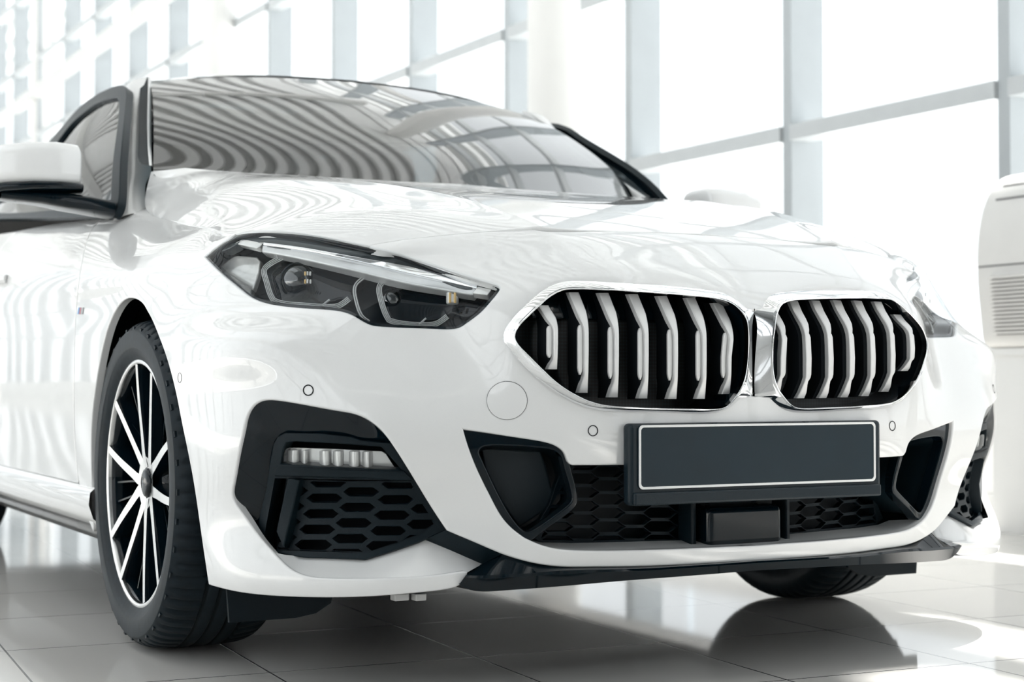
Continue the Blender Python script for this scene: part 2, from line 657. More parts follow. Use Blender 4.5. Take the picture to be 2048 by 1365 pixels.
# outlines traced from the photograph, in photograph pixels
SEAM = [(737,490),(790,481),(892.6,469.3),(995,461.4),(1066,458)]
SEAM2 = [(1066,458,'c'),(1082,461),(1200,461.5),(1300,464)]
HL_OUT = [(470,468,'c'),(486,463.5),(512,460),(545,460),(600,466),(668,477),(737,490),(812,510),(890,535),(960,557),(992,566),(1001,571),(1003,577),(1000,584),(985,603),(960,630),(935,649),(921,658),(905,661.5),(870,661),(820,659),(762,656),(742,653),(726,646),(704,633),(692,628),(676,624),(620,619),(560,613.5),(525,607),(500,597),(470,575),(440,549),(415,524),(406,514,'c'),(435,490)]
ARCH = [(293,617),(285,604.6),(268,594.5),(251,596),(229,621),(207,682),(190,772),(182.5,838),(181,928),(186,1062)]
ARCHF = [(293,617),(301.6,632),(318,671),(332,710),(351.7,782.8),(362.8,838.6),(385,950),(401.8,1061),(417.5,1168)]
FSEAM = [(406,514),(380,522.6),(345,540),(318,562),(302,590),(293,617)]
KID_OUT = [(1508,617.8,'c'),(1496.8,616.6),(1480.4,605.6),(1455.8,590.6),(1428.5,582.4),(1390,577),(1335.5,571.7),(1281,568.4),(1226,565),(1171.4,562.4),(1144,562.2),(1122,564.6),(1103,571.4),(1078.5,586.5),(1054,608),(1026.5,635.7),(1012,656),(1007,671),(1008,683),(1023.8,704),(1051,737),(1089.4,769.7),(1130.4,797),(1166,813.4),(1198.8,821.6),(1253.4,825),(1335.5,827),(1428.5,827),(1450.3,821.6),(1466.7,810.7),(1480.4,797,'c'),(1505,796.2,'c')]
KID_IN = [(1030.5,674),(1036,657.6),(1056.6,634.3),(1081.2,611),(1100.3,594.7),(1119.5,583.8),(1136,579.8),(1171.4,579.6),(1226,581.6),(1280.8,585),(1335.5,588.7),(1376.5,592),(1417.5,596),(1444.9,600.7),(1466.7,609.7),(1483,624.8),(1492.7,641),(1496.3,663),(1496.8,693),(1494,731),(1488.6,758.8),(1477.7,783.4),(1464,802.5),(1450.3,814.8),(1434,818.4),(1390,818.4),(1308,816.7),(1253.4,814.3),(1220.6,812),(1187.8,805.2),(1155,791.6),(1116.7,767),(1083.9,737),(1053.8,706.8),(1036,687.7)]
BOTTOM = [(417.5,1168,'c'),(470,1181),(550,1190),(640,1193),(740,1191),(850,1182),(903,1174),(919,1167),(926,1158),(932,1147,'c')]
CREST = [(932,1147,'c'),(921.8,1148),(878,1154),(810.6,1159.5),(709.5,1162),(650,1161),(620,1158),(591.6,1149),(566,1131),(541,1104)]
FOG_SIDE = [(541,1104),(514,1073.3),(487,1036.3),(467,1007.6),(461.9,989),(465.3,962),(473.7,911.6),(483.8,861),(490.5,834),(502.3,812.2),(517.5,800.4),(537.7,796.4),(558,797.7),(608.5,805.5),(675.8,817.3),(716.3,825.7),(743.2,839.2),(763.5,856),(780.3,876.2),(803.9,911.6),(830.8,955.4),(867.9,1016),(896.5,1058.2,'c')]
LIP_LOW = [(896.5,1058.2,'c'),(960,1085),(1009,1106),(1053.8,1120),(1090.8,1127.7),(1133.8,1131.7),(1177,1131.7),(1269,1130.8),(1361.5,1127.7),(1440,1123.5)]
LIP_CREST = [(1460,1098),(1361,1102.5),(1269,1105.5),(1207,1106.5),(1150,1106),(1115,1103),(1088,1097),(1064,1088),(1047,1080)]
DUCT_SIDE = [(1047,1080),(1023,1062),(1001.5,1039),(977,996),(949,938),(928,880),(921,854,'c'),(961.5,860),(1038.5,872.3),(1103,884.6),(1121.5,893.8),(1133.8,907.7),(1141,924.6),(1146,927.5,'c'),(1247,927),(1490,920.5)]
def centre_px(z0, z1, n):
    """pixels of the body's mid-line between two heights"""
    g = CEN
    zz = np.linspace(z0, z1, n)
    return [tuple(pr((0, np.interp(z, g[:, 2], g[:, 1]), z))) for z in zz]
def z_at_centre(py):
    g = CEN
    q = np.array([pr((0, p[1], p[2]))[1] for p in g])
    return float(np.interp(-py, -q, g[:, 2]))

car = thing('car', 'white coupe with twin chrome grilles and blank dark plate on the tiled showroom floor', 'car', (0, 1.0, 0))

def P2(*segs):
    out = []
    for s in segs:
        for p in s:
            q = (float(p[0]), float(p[1]))
            if not out or math.hypot(q[0] - out[-1][0], q[1] - out[-1][1]) > 0.8:
                out.append(q)
    if math.hypot(out[0][0] - out[-1][0], out[0][1] - out[-1][1]) < 0.8:
        out.pop()
    return out

# ---- bumper skin, left half cut from the ring surface, then mirrored
seam_l = smooth(SEAM, 7) + (0, 2.2)
seam_r = smooth(SEAM2, 9) + (0, 2.2)
zc_seam = z_at_centre(467.5 + 2.2)
zc_kt = z_at_centre(617.8)
zc_kb = z_at_centre(796.2)
c_top = centre_px(zc_seam, zc_kt, 16)
zc_in_top, zc_crest, zc_low = z_at_centre(920.5), z_at_centre(1096), z_at_centre(1120)
c_mid = centre_px(zc_kb, zc_in_top, 12)
c_low = centre_px(zc_low, zc_crest, 3)
kid = smooth(KID_OUT, 7)
hl = smooth(HL_OUT, 6, closed=True)
k_in = min(range(len(hl)), key=lambda i: math.hypot(hl[i][0] - 737, hl[i][1] - 490))
k_tip = min(range(len(hl)), key=lambda i: math.hypot(hl[i][0] - 406, hl[i][1] - 514))
hl_low = hl[k_in:k_tip + 1] if k_in < k_tip else np.concatenate([hl[k_in:], hl[:k_tip + 1]])
hl_top = np.concatenate([hl[k_tip:], hl[:k_in + 1]]) if k_tip > k_in else hl[k_tip:k_in + 1]
lip_low = smooth(LIP_LOW, 8)
lip_crest = smooth(LIP_CREST, 8)
duct_side = smooth(DUCT_SIDE, 7)
fog_side = smooth(FOG_SIDE, 6)
crest = smooth(CREST, 7)
bottom = smooth(BOTTOM, 7)
archf = smooth(ARCHF, 7)
fseam = smooth(FSEAM, 7)
outer = P2(archf, bottom, crest, fog_side, lip_low, c_low, lip_crest, duct_side, c_mid[::-1], kid[::-1], c_top[::-1], seam_r[::-1], seam_l[::-1], hl_low, fseam)
CT = set()
cset = [tuple(np.round(p, 3)) for p in c_top + c_mid + c_low]
def centre_ids(v2, P):
    out = []
    for i, q in enumerate(v2):
        if abs(P[i][0]) < 0.012 and any(abs(q[0] - c[0]) < .05 and abs(q[1] - c[1]) < .05 for c in cset):
            out.append(i)
    return out
bumper = panel(RING, outer, (), 9.0, depth=0.016, r=0.0035, centre=centre_ids)
# drop the rolled edge along the mid-line
bumper.f = [q for k, q in enumerate(bumper.f) if k < bumper.ns or max(abs(bumper.v[i][0]) for i in q) > 0.0045]
bumper.both().build('front_bumper', M['paint'], car)

# ---- fender
hood_side = [(470,467),(430,458),(380,449),(330,438),(303,430),(294,421),(291,413)]
fender_out = P2(smooth(hl_top[:max(2, int(len(hl_top) * 0.18))].tolist() if False else [(406,514),(435,490),(470,468)], 7), smooth(hood_side, 7) + (0, 1.5),
                smooth([(290,411),(262,420),(228,430),(214,432)], 7), smooth([(214,432),(190,452),(168,510),(155,600),(150,700),(149,820),(152,900),(158,960),(165,1010)], 9),
                smooth([(165,1010),(186,1062)], 8), smooth(ARCH, 7)[::-1], fseam[::-1])
fender = panel(RING, fender_out, (), 9.0, depth=0.016, r=0.003)
for q_ in (fender, fender.mirrored()):
    q_.build('fender', M['paint'], car)

# ---- hood
def rc(x, y):
    return RING.px(x, y)[0]
pts_edge = [rc(737,490), rc(640,470), rc(545,460), rc(470,467)] + [on(x, y, 0, -v) for x, y, v in ((430,458,.78),(380,449,.765),(330,438,.75),(303,430,.737),(291,395,.712),(303,345,.69))]
seam_pts = []
for x, y in ((1200,461.5),(1066,458),(970,463.2),(890,469.5),(825,476.5),(775,483.4)):
    seam_pts.append(rc(x, y))
c0 = np.array((0, np.interp(zc_seam, CEN[:, 2], CEN[:, 1]), zc_seam + .002))
ROWS = [(.26,.828,.345,.30,.828),(.36,.855,.365,.40,.858),(.48,.882,.39,.52,.887),(.68,.917,.44,.72,.926),(.86,.944,.49,.90,.956),(1.02,.968,.535,1.06,.977),(1.12,.984,.58,1.2,.997),(1.18,.996,.61,1.29,1.010),(1.22,1.008,.635,1.36,1.021)]
gs = [2.4, 2.2, 2.0, 2.8, 3.2, 3.1, 2.9, 2.6, 2.3]
hood_rows = [[c0, seam_pts[0]] + [seam_pts[1]] + seam_pts[2:] + [pts_edge[0]]]
for k, (yc, zc, xr, yr, zr) in enumerate(ROWS):
    c = np.array((0, yc, zc))
    rg = np.array((-xr, yr, zr))
    e = pts_edge[k + 1]
    mid = c * .5 + rg * .5 + np.array((0, -.012, -.002))
    r_ = [c, mid, rg]
    for t in (.3, .55, .78, .92):
        q = rg + (e - rg) * t
        q[2] = rg[2] + (e[2] - rg[2]) * t ** gs[k]
        r_.append(q)
    r_.append(e)
    hood_rows.append(r_)
hg = tensor(hood_rows, 150, 110, creases=(2,))
hn_ = grid_normals(hg)
if hn_[40, 20][2] < 0:
    hn_ = -hn_
rdg = np.interp(hg[..., 1], [.22] + [r_[3] for r_ in ROWS], [.329] + [r_[2] for r_ in ROWS])
fade = 1 - .5 * sstep(hg[..., 1], .5, 1.3)
rest = sstep(hg[..., 1], .20, .26) * 0 + 1
hg = crease(hg, hn_, rdg, .006 * fade, .045)
HOOD = Surf(hg, (0, 0, 1))
hb = MB()
nv, nu = hg.shape[:2]
hn = HOOD.n.copy()
hn[:, 0] *= (0, 1, 1)
hb.add(list(HOOD.V), [(i * nu + j, i * nu + j + 1, (i + 1) * nu + j + 1, (i + 1) * nu + j) for i in range(nv - 1) for j in range(nu - 1)], list(hn.reshape(-1, 3)))
edge = np.concatenate([hg[0, :], hg[1:, -1], hg[-1, ::-1][1:]])
en = np.concatenate([HOOD.n[0, :], HOOD.n[1:, -1], HOOD.n[-1, ::-1][1:]])
t_ = np.gradient(edge, axis=0)
o_ = np.cross(t_, en)
sg = 1 if o_[10] @ np.array((0, -1, 0)) > 0 else -1
rim(hb, edge, en, 0.018, 0.003, False, sg)
hb.orient().both().build('hood', M['paint'], car)
# ------------------------------------------------------------------ front fittings
def L3(px, T=(0, 0, 0), S=None):
    return [ (S or RING).px(x, y, T)[0] for x, y in px ]

def rs(px, n):
    """resample an open polyline to n points, even arc length"""
    P = np.asarray(px, float)
    d = np.concatenate([[0], np.cumsum(np.linalg.norm(np.diff(P, axis=0), axis=1))])
    t = np.linspace(0, d[-1], n)
    return np.stack([np.interp(t, d, P[:, k]) for k in range(P.shape[1])], 1)

def sm(px, n):
    return rs(smooth(px, 3), n)

def offset(poly, d):
    """grow (+) or shrink (-) a closed 2D outline"""
    P = np.asarray(poly, float)
    a = 1 if area2(P) > 0 else -1
    t = np.roll(P, -1, 0) - np.roll(P, 1, 0)
    t /= np.linalg.norm(t, axis=1, keepdims=True) + 1e-9
    return P + a * d * np.stack([t[:, 1], -t[:, 0]], 1)

def band(px, w):
    P = np.asarray(px, float)
    t = np.gradient(P, axis=0)
    t /= np.linalg.norm(t, axis=1, keepdims=True) + 1e-9
    n = np.stack([-t[:, 1], t[:, 0]], 1)
    return np.concatenate([P + n * w / 2, (P - n * w / 2)[::-1]])

def ellipse(cx, cy, rx, ry, n=36):
    return [(cx + rx * math.cos(2 * math.pi * k / n), cy + ry * math.sin(2 * math.pi * k / n)) for k in range(n)]

def pair(mb, name, m, parent, label=None):
    """near-side piece and its mirror image, as two objects"""
    a = mb.build(name, m, parent[0] if isinstance(parent, tuple) else parent, label)
    b = mb.mirrored().build(name, m, parent[1] if isinstance(parent, tuple) else parent, label)
    return a, b

def sheet(px, m, T=(0, 0, 0), depth=0.004, r=0.001, step=12, holes=()):
    return panel(RING, P2(px), holes, step, T, depth, r)

# ---- kidney grilles
kin = rs(np.concatenate([smooth(KID_IN, 4, closed=True), smooth(KID_IN, 4, closed=True)[:1]]), 221)[:-1]
kc = np.array((1290.0, 697.0))
kpoly = np.concatenate([smooth(KID_OUT, 3), [(1508, 617.8)]])
def out_hit(p, poly):
    d = np.asarray(p) - kc
    best = None
    for a, b in zip(poly[:-1], poly[1:]):
        e = b - a
        den = d[0] * e[1] - d[1] * e[0]
        if abs(den) < 1e-9:
            continue
        w = a - kc
        t = (w[0] * e[1] - w[1] * e[0]) / den
        u = (w[0] * d[1] - w[1] * d[0]) / den
        if t > 0 and -1e-6 <= u <= 1 + 1e-6 and (best is None or t > best):
            best = t
    return kc + d * best
kout = np.array([out_hit(p, kpoly) for p in kin])
def ky(q):
    # the frame dips inward beside the mid-line
    return 0.005 * float(np.clip((q[0] - 1470) / 35, 0, 1))
lo = [RING.px(*q, (0, ky(q) - .0005, 0))[0] for q in kout]
l1 = [RING.px(*(q + (p - q) * .22), (0, -.006 + ky(q), 0))[0] for p, q in zip(kin, kout)]
l2 = [RING.px(*(q + (p - q) * .72), (0, -.013, 0))[0] for p, q in zip(kin, kout)]
l3 = [RING.px(*(q + (p - q) * .80), (0, -.0115, 0))[0] for p, q in zip(kin, kout)]
l4 = [RING.px(*(q + (p - q) * .88), (0, -.0145, 0))[0] for p, q in zip(kin, kout)]
l5 = [RING.px(*(q + (p - q) * .97), (0, -.0145, 0))[0] for p, q in zip(kin, kout)]
l6 = [RING.px(*p, (0, -.012, 0))[0] for p in kin]
l7 = [p + np.array((0, .012, 0)) for p in l6]
fr = MB()
nl = len(l6)
vv = [lo, l1, l2, l3, l4, l5, l6, l7]
fr.loft(vv, closed=True)
# point the faces towards the road
def face_out(mb, d):
    tot = sum((mb.n[i] @ np.array(d)) for i in range(len(mb.n)))
    if tot < 0:
        mb.n = [-p for p in mb.n]
        mb.f = [q[::-1] for q in mb.f]
    return mb
face_out(fr, (0, -1, 0))
GL = fr.build('kidney_grille', M['chrome'], car, 'kidney grille right of the car with chrome frame')
GR = fr.mirrored().build('kidney_grille', M['chrome'], car, 'kidney grille left of the car with chrome frame')
KG = (GL, GR)
del GL['label'], GR['label']
# inner wall
wl = MB()
c6 = np.mean(l7, axis=0)
back = [p * (1, 0, 1) + (0, .125, 0) for p in l7]
wl.loft([l7, [p + np.array((0, .03, 0)) for p in l7], back], closed=True)
face_out(wl, (0, -1, 0))
tot = sum((np.array(p) - c6) @ n for p, n in zip(wl.v, wl.n))
if tot > 0:
    wl.n = [-p for p in wl.n]; wl.f = [q[::-1] for q in wl.f]
pair(wl, 'grille_liner', M['gloss'], KG)
# fine mesh backing with punched look + glossy air flap
mm, nt, b = nodes_of('punched_mesh')
tc = nt.nodes.new('ShaderNodeTexCoord')
mp = nt.nodes.new('ShaderNodeMapping')
mp.inputs['Scale'].default_value = (1, 1, 1)
vo = nt.nodes.new('ShaderNodeTexVoronoi')
vo.inputs['Scale'].default_value = 160
vo.inputs['Randomness'].default_value = 0.0
rp = nt.nodes.new('ShaderNodeValToRGB')
rp.color_ramp.elements[0].position = 0.42
rp.color_ramp.elements[0].color = (0.0003, 0.001, 0.0015, 1)
rp.color_ramp.elements[1].position = 0.60
rp.color_ramp.elements[1].color = (0.008, 0.018, 0.024, 1)
nt.links.new(tc.outputs['Object'], mp.inputs['Vector'])
nt.links.new(mp.outputs[0], vo.inputs['Vector'])
nt.links.new(vo.outputs['Distance'], rp.inputs['Fac'])
nt.links.new(rp.outputs[0], b.inputs['Base Color'])
b.inputs['Roughness'].default_value = 0.4
M['punched'] = mm
mb = MB()
mb.add([(-.50, .122, .42), (.0, .122, .42), (.0, .122, .74), (-.50, .122, .74)], [(0, 1, 2, 3)])
mesh_l = MB()
pts = [p * (1, 0, 1) + (0, .120, 0) for p in l7]
mesh_l.add(pts, [tuple(range(len(pts)))])
face_out(mesh_l, (0, -1, 0))
pair(mesh_l, 'grille_mesh', M['punched'], KG)
fl = MB()
zf = .632
x0, x1 = -.408, -.028
NX = 14
xs = np.linspace(x0, x1, NX)
fl.loft([[np.array((x, .068 + .14 * x * x + dy, z)) for x in xs] for z, dy in ((.690, .028), (.665, .018), (.645, .006), (.634, 0), (.631, .004), (.629, .03))])
face_out(fl, (0, -1, 0))
pair(fl, 'air_flap', M['gloss'], KG)

# slats: outline of the second slat traced once, then copied
def cr5(x, y):
    return 980 + x / 3.657, 540 + y / 3.657
SL = [(165, 578, 650, .079), (200, 592, 664, .073), (240, 610, 680, .066), (300, 635, 704, .054), (340, 652, 713, .047), (380, 672, 719, .042), (420, 690, 723, .039), (460, 697, 724, .038),
      (600, 697, 724, .037), (740, 696, 722, .038), (770, 692, 721, .040), (800, 684, 720, .043), (830, 672, 719, .046), (860, 662, 718, .049), (900, 650, 716, .055)]
BODY = [(165, 573, 653), (240, 604, 684), (300, 624, 708), (360, 640, 722), (420, 644, 727), (500, 644, 728), (740, 643, 726), (790, 650, 724), (850, 650, 723), (905, 645, 720)]
INL = [(404, 658, 666), (418, 650, 675), (440, 645, 680), (600, 645, 681), (720, 645, 680), (745, 649, 675), (768, 658, 664)]
yprof = lambda yy: float(np.interp(yy, [s[0] for s in SL], [s[3] for s in SL]))
def tmpl(rows, dy):
    out = []
    for yy, a, b in rows:
        y = yprof(yy) + dy
        out.append((on(*cr5(a, yy), 1, y), on(*cr5(b, yy), 1, y)))
    return out
tb = tmpl([(s[0], s[1], s[2]) for s in SL], 0)
tbody = tmpl(BODY, .0105)
tin = tmpl(INL, .0065)
def strip_solid(rows, d, bev):
    """thin moulded bar: front face, small bevel, side walls"""
    Lf = [np.array(a) for a, b in rows]
    Rt = [np.array(b) for a, b in rows]
    mb = MB()
    dd = np.array((0, d, 0))
    inb = [a + (b - a) * .12 for a, b in zip(Lf, Rt)]
    inr = [b + (a - b) * .12 for a, b in zip(Lf, Rt)]
    bv = np.array((0, bev, 0))
    def piece(loops, d):
        q = MB()
        q.loft(loops)
        face_out(q, d)
        mb.add(q.v, q.f, q.n)
    piece([inb, [(a + b) / 2 - (0, bev * .3, 0) for a, b in zip(inb, inr)], inr], (0, -1, 0))
    piece([[a + bv for a in Lf], inb], (-.5, -1, 0))
    piece([inr, [b + bv for b in Rt]], (.5, -1, 0))
    piece([[a + dd for a in Lf], [a + bv for a in Lf]], (-1, 0, 0))
    piece([[b + bv for b in Rt], [b + dd for b in Rt]], (1, 0, 0))
    for i, d in ((0, (0, 0, 1)), (-1, (0, 0, -1))):
        q = MB()
        q.add([Lf[i] + dd, Lf[i] + bv, inb[i], inr[i], Rt[i] + bv, Rt[i] + dd], [(0, 1, 2, 3, 4, 5)])
        face_out(q, d)
        mb.add(q.v, q.f, q.n)
    return mb
sb, sbody, sinl = strip_solid(tb, .012, .0012), strip_solid(tbody, .035, .001), strip_solid(tin, .004, .0008)
def clean(mb):
    o = MB()
    for q in mb.f:
        o.add([mb.v[i] for i in q], [tuple(range(len(q)))])
    return o
SLATS = [(.390, .654, .545), (.335, .677, .505), (.280, .677, .497), (.2245, .676, .495), (.169, .674, .494), (.1135, .672, .494), (.0585, .664, .502)]
for xs_, zt, zb in SLATS:
    dx = -(xs_ - .335)
    ytop = {.390: .087, .335: .079, .280: .071, .2245: .064, .169: .057, .1135: .051, .0585: .048}[xs_]
    for src, nm, m_ in ((sb, 'slat', 'satin'), (sbody, 'slat_body', 'deep'), (sinl, 'slat_inlay', 'satin')):
        o = MB()
        o.v = [np.array((p[0] + dx, p[1] + ytop - .079 + (.006 if xs_ == .0585 and p[2] < .6 else 0), zb + (p[2] - .505) * (zt - zb) / (.677 - .505))) for p in src.v]
        o.f = list(src.f)
        o.n = list(src.n)
        pair(o, nm, M[m_], KG)
# chrome bridge between the two frames
br = MB()
br.rbox((0, .036, .576), (.016, .02, .150), .005)
br.build('grille_bridge', M['chrome'], car)

# ---- number plate
pl = MB(); pl.rbox((0, .012, .3845), (.546, .024, .139), .008)
holder = pl.build('plate_holder', M['holder'], car)
lo_ = MB(); lo_.rbox((0, -.001, .3265), (.535, .012, .022), .004); lo_.build('holder_lip', M['holder'], holder)
for x in (-.10, .10):
    k = MB(); k.rbox((x, .002, .4505), (.012, .010, .007), .002); k.build('holder_clip', M['holder'], holder)
def rrect(hx, hz, r, n=8):
    out = []
    for cx, cz, a0 in ((hx - r, hz - r, 0), (-hx + r, hz - r, 90), (-hx + r, -hz + r, 180), (hx - r, -hz + r, 270)):
        for k in range(n + 1):
            a = R_(a0 + 90 * k / n)
            out.append((cx + r * math.cos(a), cz + r * math.sin(a)))
    return out
def flat_ring(o_, i_, y, zc, d):
    mb = MB()
    A = [np.array((x, y, zc + z)) for x, z in o_]
    B = [np.array((x, y, zc + z)) for x, z in i_]
    mb.loft([[p + (0, d, 0) for p in A], A, B, [p + (0, d, 0) for p in B]], closed=True)
    return face_out(mb, (0, -1, 0))
npl = MB()
o_ = [np.array((x, -.0025, .397 + z)) for x, z in rrect(.2565, .0545, .008)]
npl.add(o_, [tuple(range(len(o_)))])
npl.loft([[p + (0, .004, 0) for p in o_], o_], closed=True)
face_out(npl, (0, -1, 0))
plate = npl.build('number_plate', M['plate'], car, 'blank slate-coloured number plate with white outline')
flat_ring(rrect(.2562, .0542, .0085), rrect(.2522, .0502, .0065), -.0036, .397, .001).build('plate_border', M['white_line'], plate)

# ---- parking sensors, tow-eye cover
def disc_line(cx, cy, rx, ry, name, w=1.7):
    mb = panel(RING, ellipse(cx, cy, rx, ry, 48), [ellipse(cx, cy, rx - w, ry - w, 48)], 4, (0, -.0007, 0), 0, 0)
    return mb
pair(disc_line(616.5, 781, 11, 11.4, 's', 2.4), 'parking_sensor', M['deep'], car)
pair(disc_line(1186, 862, 10.3, 11.2, 's', 1.9), 'parking_sensor', M['deep'], car)
pair(disc_line(359.5, 756, 4.3, 10.4, 's', 1.2), 'parking_sensor', M['deep'], car)
tow = panel(RING, ellipse(1014, 801.5, 39.5, 37.3, 60), (), 9, (0, -.0012, 0), .003, .0006)
tw = tow.build('tow_eye_cover', M['paint'], car)
disc_line(1014, 801.5, 41, 38.8, 't', 1.7).build('cover_seam', M['deep'], tw)

# ---- fog-lamp clusters
FI = (.018, .034, 0)
def fg(x, y):
    return 440 + x / 2.968, 760 + y / 2.968
f_out = [p for p in FOG_SIDE]
n_ = 110
f_o = sm([p if len(p) == 2 else p[:2] for p in FOG_SIDE], n_)
FRAME_LINE = [(541,1102),(517,1070),(521,1029.5),(534,979),(541,928.5),(548,888),(553,877),(565,869),(590,868),(642,869.5),(690,873.5),(719.6,883),(788.7,889.7),(812,915),(838,957),(872,1014),(893,1056)]
f_i = sm(FRAME_LINE, n_)
# match corners of the two lines by arc fraction anchors
def remap(P, Q, anchors, n):
    """resample two polylines so that anchor points pair up"""
    P, Q = np.asarray(P), np.asarray(Q)
    outp, outq = [], []
    for (a0, b0), (a1, b1), k in anchors:
        i0, i1 = [int(np.argmin(((P - a) ** 2).sum(1))) for a in (a0, a1)]
        j0, j1 = [int(np.argmin(((Q - b) ** 2).sum(1))) for b in (b0, b1)]
        outp.append(rs(P[i0:i1 + 1], k)[:-1])
        outq.append(rs(Q[j0:j1 + 1], k)[:-1])
    outp.append(P[-1:]); outq.append(Q[-1:])
    return np.concatenate(outp), np.concatenate(outq)
fo_d, fi_d = smooth([(p[0], p[1]) for p in FOG_SIDE], 2), smooth(FRAME_LINE, 2)
fo_, fi_ = remap(fo_d, fi_d, [(((541,1104),(541,1102)), ((467,1007),(519,1040)), 14), (((467,1007),(519,1040)), ((502,812),(552,879)), 26), (((502,812),(552,879)), ((538,796.4),(580,868)), 14), (((538,796.4),(580,868)), ((763,856),(788,889)), 26), (((763,856),(788,889)), ((896,1058),(893,1056)), 20)], 0)
sur = MB()
A = L3(fo_, (.001, .002, 0))
Bm = L3(fo_ * .5 + fi_ * .5, (.010, .017, 0))
Bi = L3(fi_, FI)
sur.loft([A, Bm, Bi])
face_out(sur, (-.4, -.9, 0))
fc_l, fc_r = pair(sur, 'fog_lamp_surround', M['gloss'], car)
FC = (fc_l, fc_r)
# raised inner frame around the lamp and the honeycomb
fr_out = [fg(*q) for q in ((222,930),(240,800),(280,650),(300,500),(322,385),(345,345),(385,322),(600,325),(780,345),(830,365),(1035,385),(1090,470),(1160,590),(1265,765),(1345,885),(1180,958),(1000,1018),(860,1060),(500,1048),(305,1020))]
fr_hole1 = [fg(*q) for q in ((352,520),(368,410),(390,368),(440,360),(700,372),(960,392),(1030,470),(1090,552),(360,536))]
fr_hole2 = [fg(*q) for q in ((325,585),(1135,598),(1200,720),(1280,860),(1170,935),(880,1030),(330,1012),(270,985),(262,930))]
frm = panel(RING, P2(fr_out), [fr_hole1, fr_hole2], 14, (.014, .028, 0), .03, .002)
pair(frm, 'fog_lamp_frame', M['plastic'], FC)
bk = panel(RING, P2(fr_out), (), 22, (.045, .085, 0), 0, 0)
pair(bk, 'fog_cavity', M['deep'], FC)
# honeycomb
def hexes(c0, v1, odd, vr, hl_, hf, hh, rng_i, rng_j, conv, region, inset=3.0):
    reg = offset(np.array(region), -inset)
    if area2(reg) < 0:
        reg = reg[::-1]
    out = []
    for i in rng_i:
        for j in rng_j:
            cx = c0[0] + v1[0] * i + vr[0] * j + (odd[0] if i % 2 else 0)
            cy = c0[1] + v1[1] * i + vr[1] * j + (odd[1] if i % 2 else 0)
            hx = [(cx - hl_, cy), (cx - hf, cy - hh), (cx + hf, cy - hh), (cx + hl_, cy), (cx + hf, cy + hh), (cx - hf, cy + hh)]
            hx = [conv(*q) for q in hx]
            # clip to the (convex) region
            poly = hx
            for k in range(len(reg)):
                a, b_ = reg[k], reg[(k + 1) % len(reg)]
                nn = []
                for m_ in range(len(poly)):
                    p, q = np.array(poly[m_]), np.array(poly[(m_ + 1) % len(poly)])
                    sp = (b_[0] - a[0]) * (p[1] - a[1]) - (b_[1] - a[1]) * (p[0] - a[0])
                    sq = (b_[0] - a[0]) * (q[1] - a[1]) - (b_[1] - a[1]) * (q[0] - a[0])
                    if sp >= 0:
                        nn.append(tuple(p))
                    if (sp >= 0) != (sq >= 0):
                        t = sp / (sp - sq)
                        nn.append(tuple(p + (q - p) * t))
                poly = nn
                if len(poly) < 3:
                    break
            if len(poly) >= 3 and abs(area2(poly)) > 60:
                cl = [poly[0]]
                for p in poly[1:]:
                    if math.hypot(p[0] - cl[-1][0], p[1] - cl[-1][1]) > 1.0:
                        cl.append(p)
                if math.hypot(cl[0][0] - cl[-1][0], cl[0][1] - cl[-1][1]) < 1.0:
                    cl.pop()
                if len(cl) >= 3:
                    out.append(cl)
    return out
h2 = [fg(*q) for q in ((395,590),(1138,600),(1285,858),(1172,935),(880,1032),(335,1010))]
hx = hexes((620,705), (212,4), (6,-42), (-22,92), 112, 72, 31, range(-2, 4), range(-4, 6), fg, h2)
pair(panel(RING, P2(h2), hx, 16, (.022, .044, 0), .012, .0016), 'honeycomb_grille', M['plastic'], FC)
bl = [fg(*q) for q in ((408,596),(462,598),(420,780),(372,985),(340,900),(372,760))]
pair(panel(RING, P2(bl), (), 14, (.012, .026, 0), .03, .003), 'air_curtain_blade', M['plastic'], FC)
# lamp unit
lampo = [fg(*q) for q in ((378,512,),(379,450),(388,422),(405,408),(440,405),(700,413),(960,426),(985,442),(1010,482),(1040,526),(1026,532),(960,529),(700,522),(385,515))]
fl_b = panel(RING, P2(lampo), (), 10, (.030, .056, 0), 0, 0)
M['reflector'] = mat('lamp_reflector', (0.86, 0.86, 0.85), 0.2, metal=0.45, rough_var=0.08, scale=60)
fogs = pair(fl_b, 'fog_lamp', M['reflector'], FC)
M['lens'] = pane_mat('clear_lamp_lens', (0.97, 0.98, 0.98), 0.05)
for k, (a, b_) in enumerate(((395, 470), (482, 520), (590, 655), (670, 730), (765, 830), (845, 905))):
    mb = MB()
    n = 10
    lp = []
    for yy in (412 + .02 * a, 519 + .01 * a):
        r_ = []
        for i in range(n + 1):
            t = i / n
            x = a + (b_ - a) * t
            dep = .012 * (1 - (2 * t - 1) ** 2)
            r_.append(RING.px(*fg(x, yy), (.026 - dep * .45, .048 - dep * .9 + .004, 0))[0])
        lp.append(r_)
    mb.loft(lp)
    face_out(mb, (-.4, -.9, 0))
    mb.orient()
    for o, q in ((fogs[0], mb), (fogs[1], mb.mirrored())):
        # sub-parts sit under the surround, next to the lamp
        q.build('fog_reflector', M['reflector'], FC[0] if o is fogs[0] else FC[1])
pair(panel(RING, P2(lampo), (), 12, (.016, .032, 0), .012, .0015), 'fog_lamp_lens', M['lens'], FC)
bar = [fg(*q) for q in ((330,545),(352,512),(1090,552),(1140,592),(900,580),(325,566))]
pair(panel(RING, P2(bar), (), 14, (.010, .022, 0), .03, .003), 'fog_lamp_sill', M['plastic'], FC)

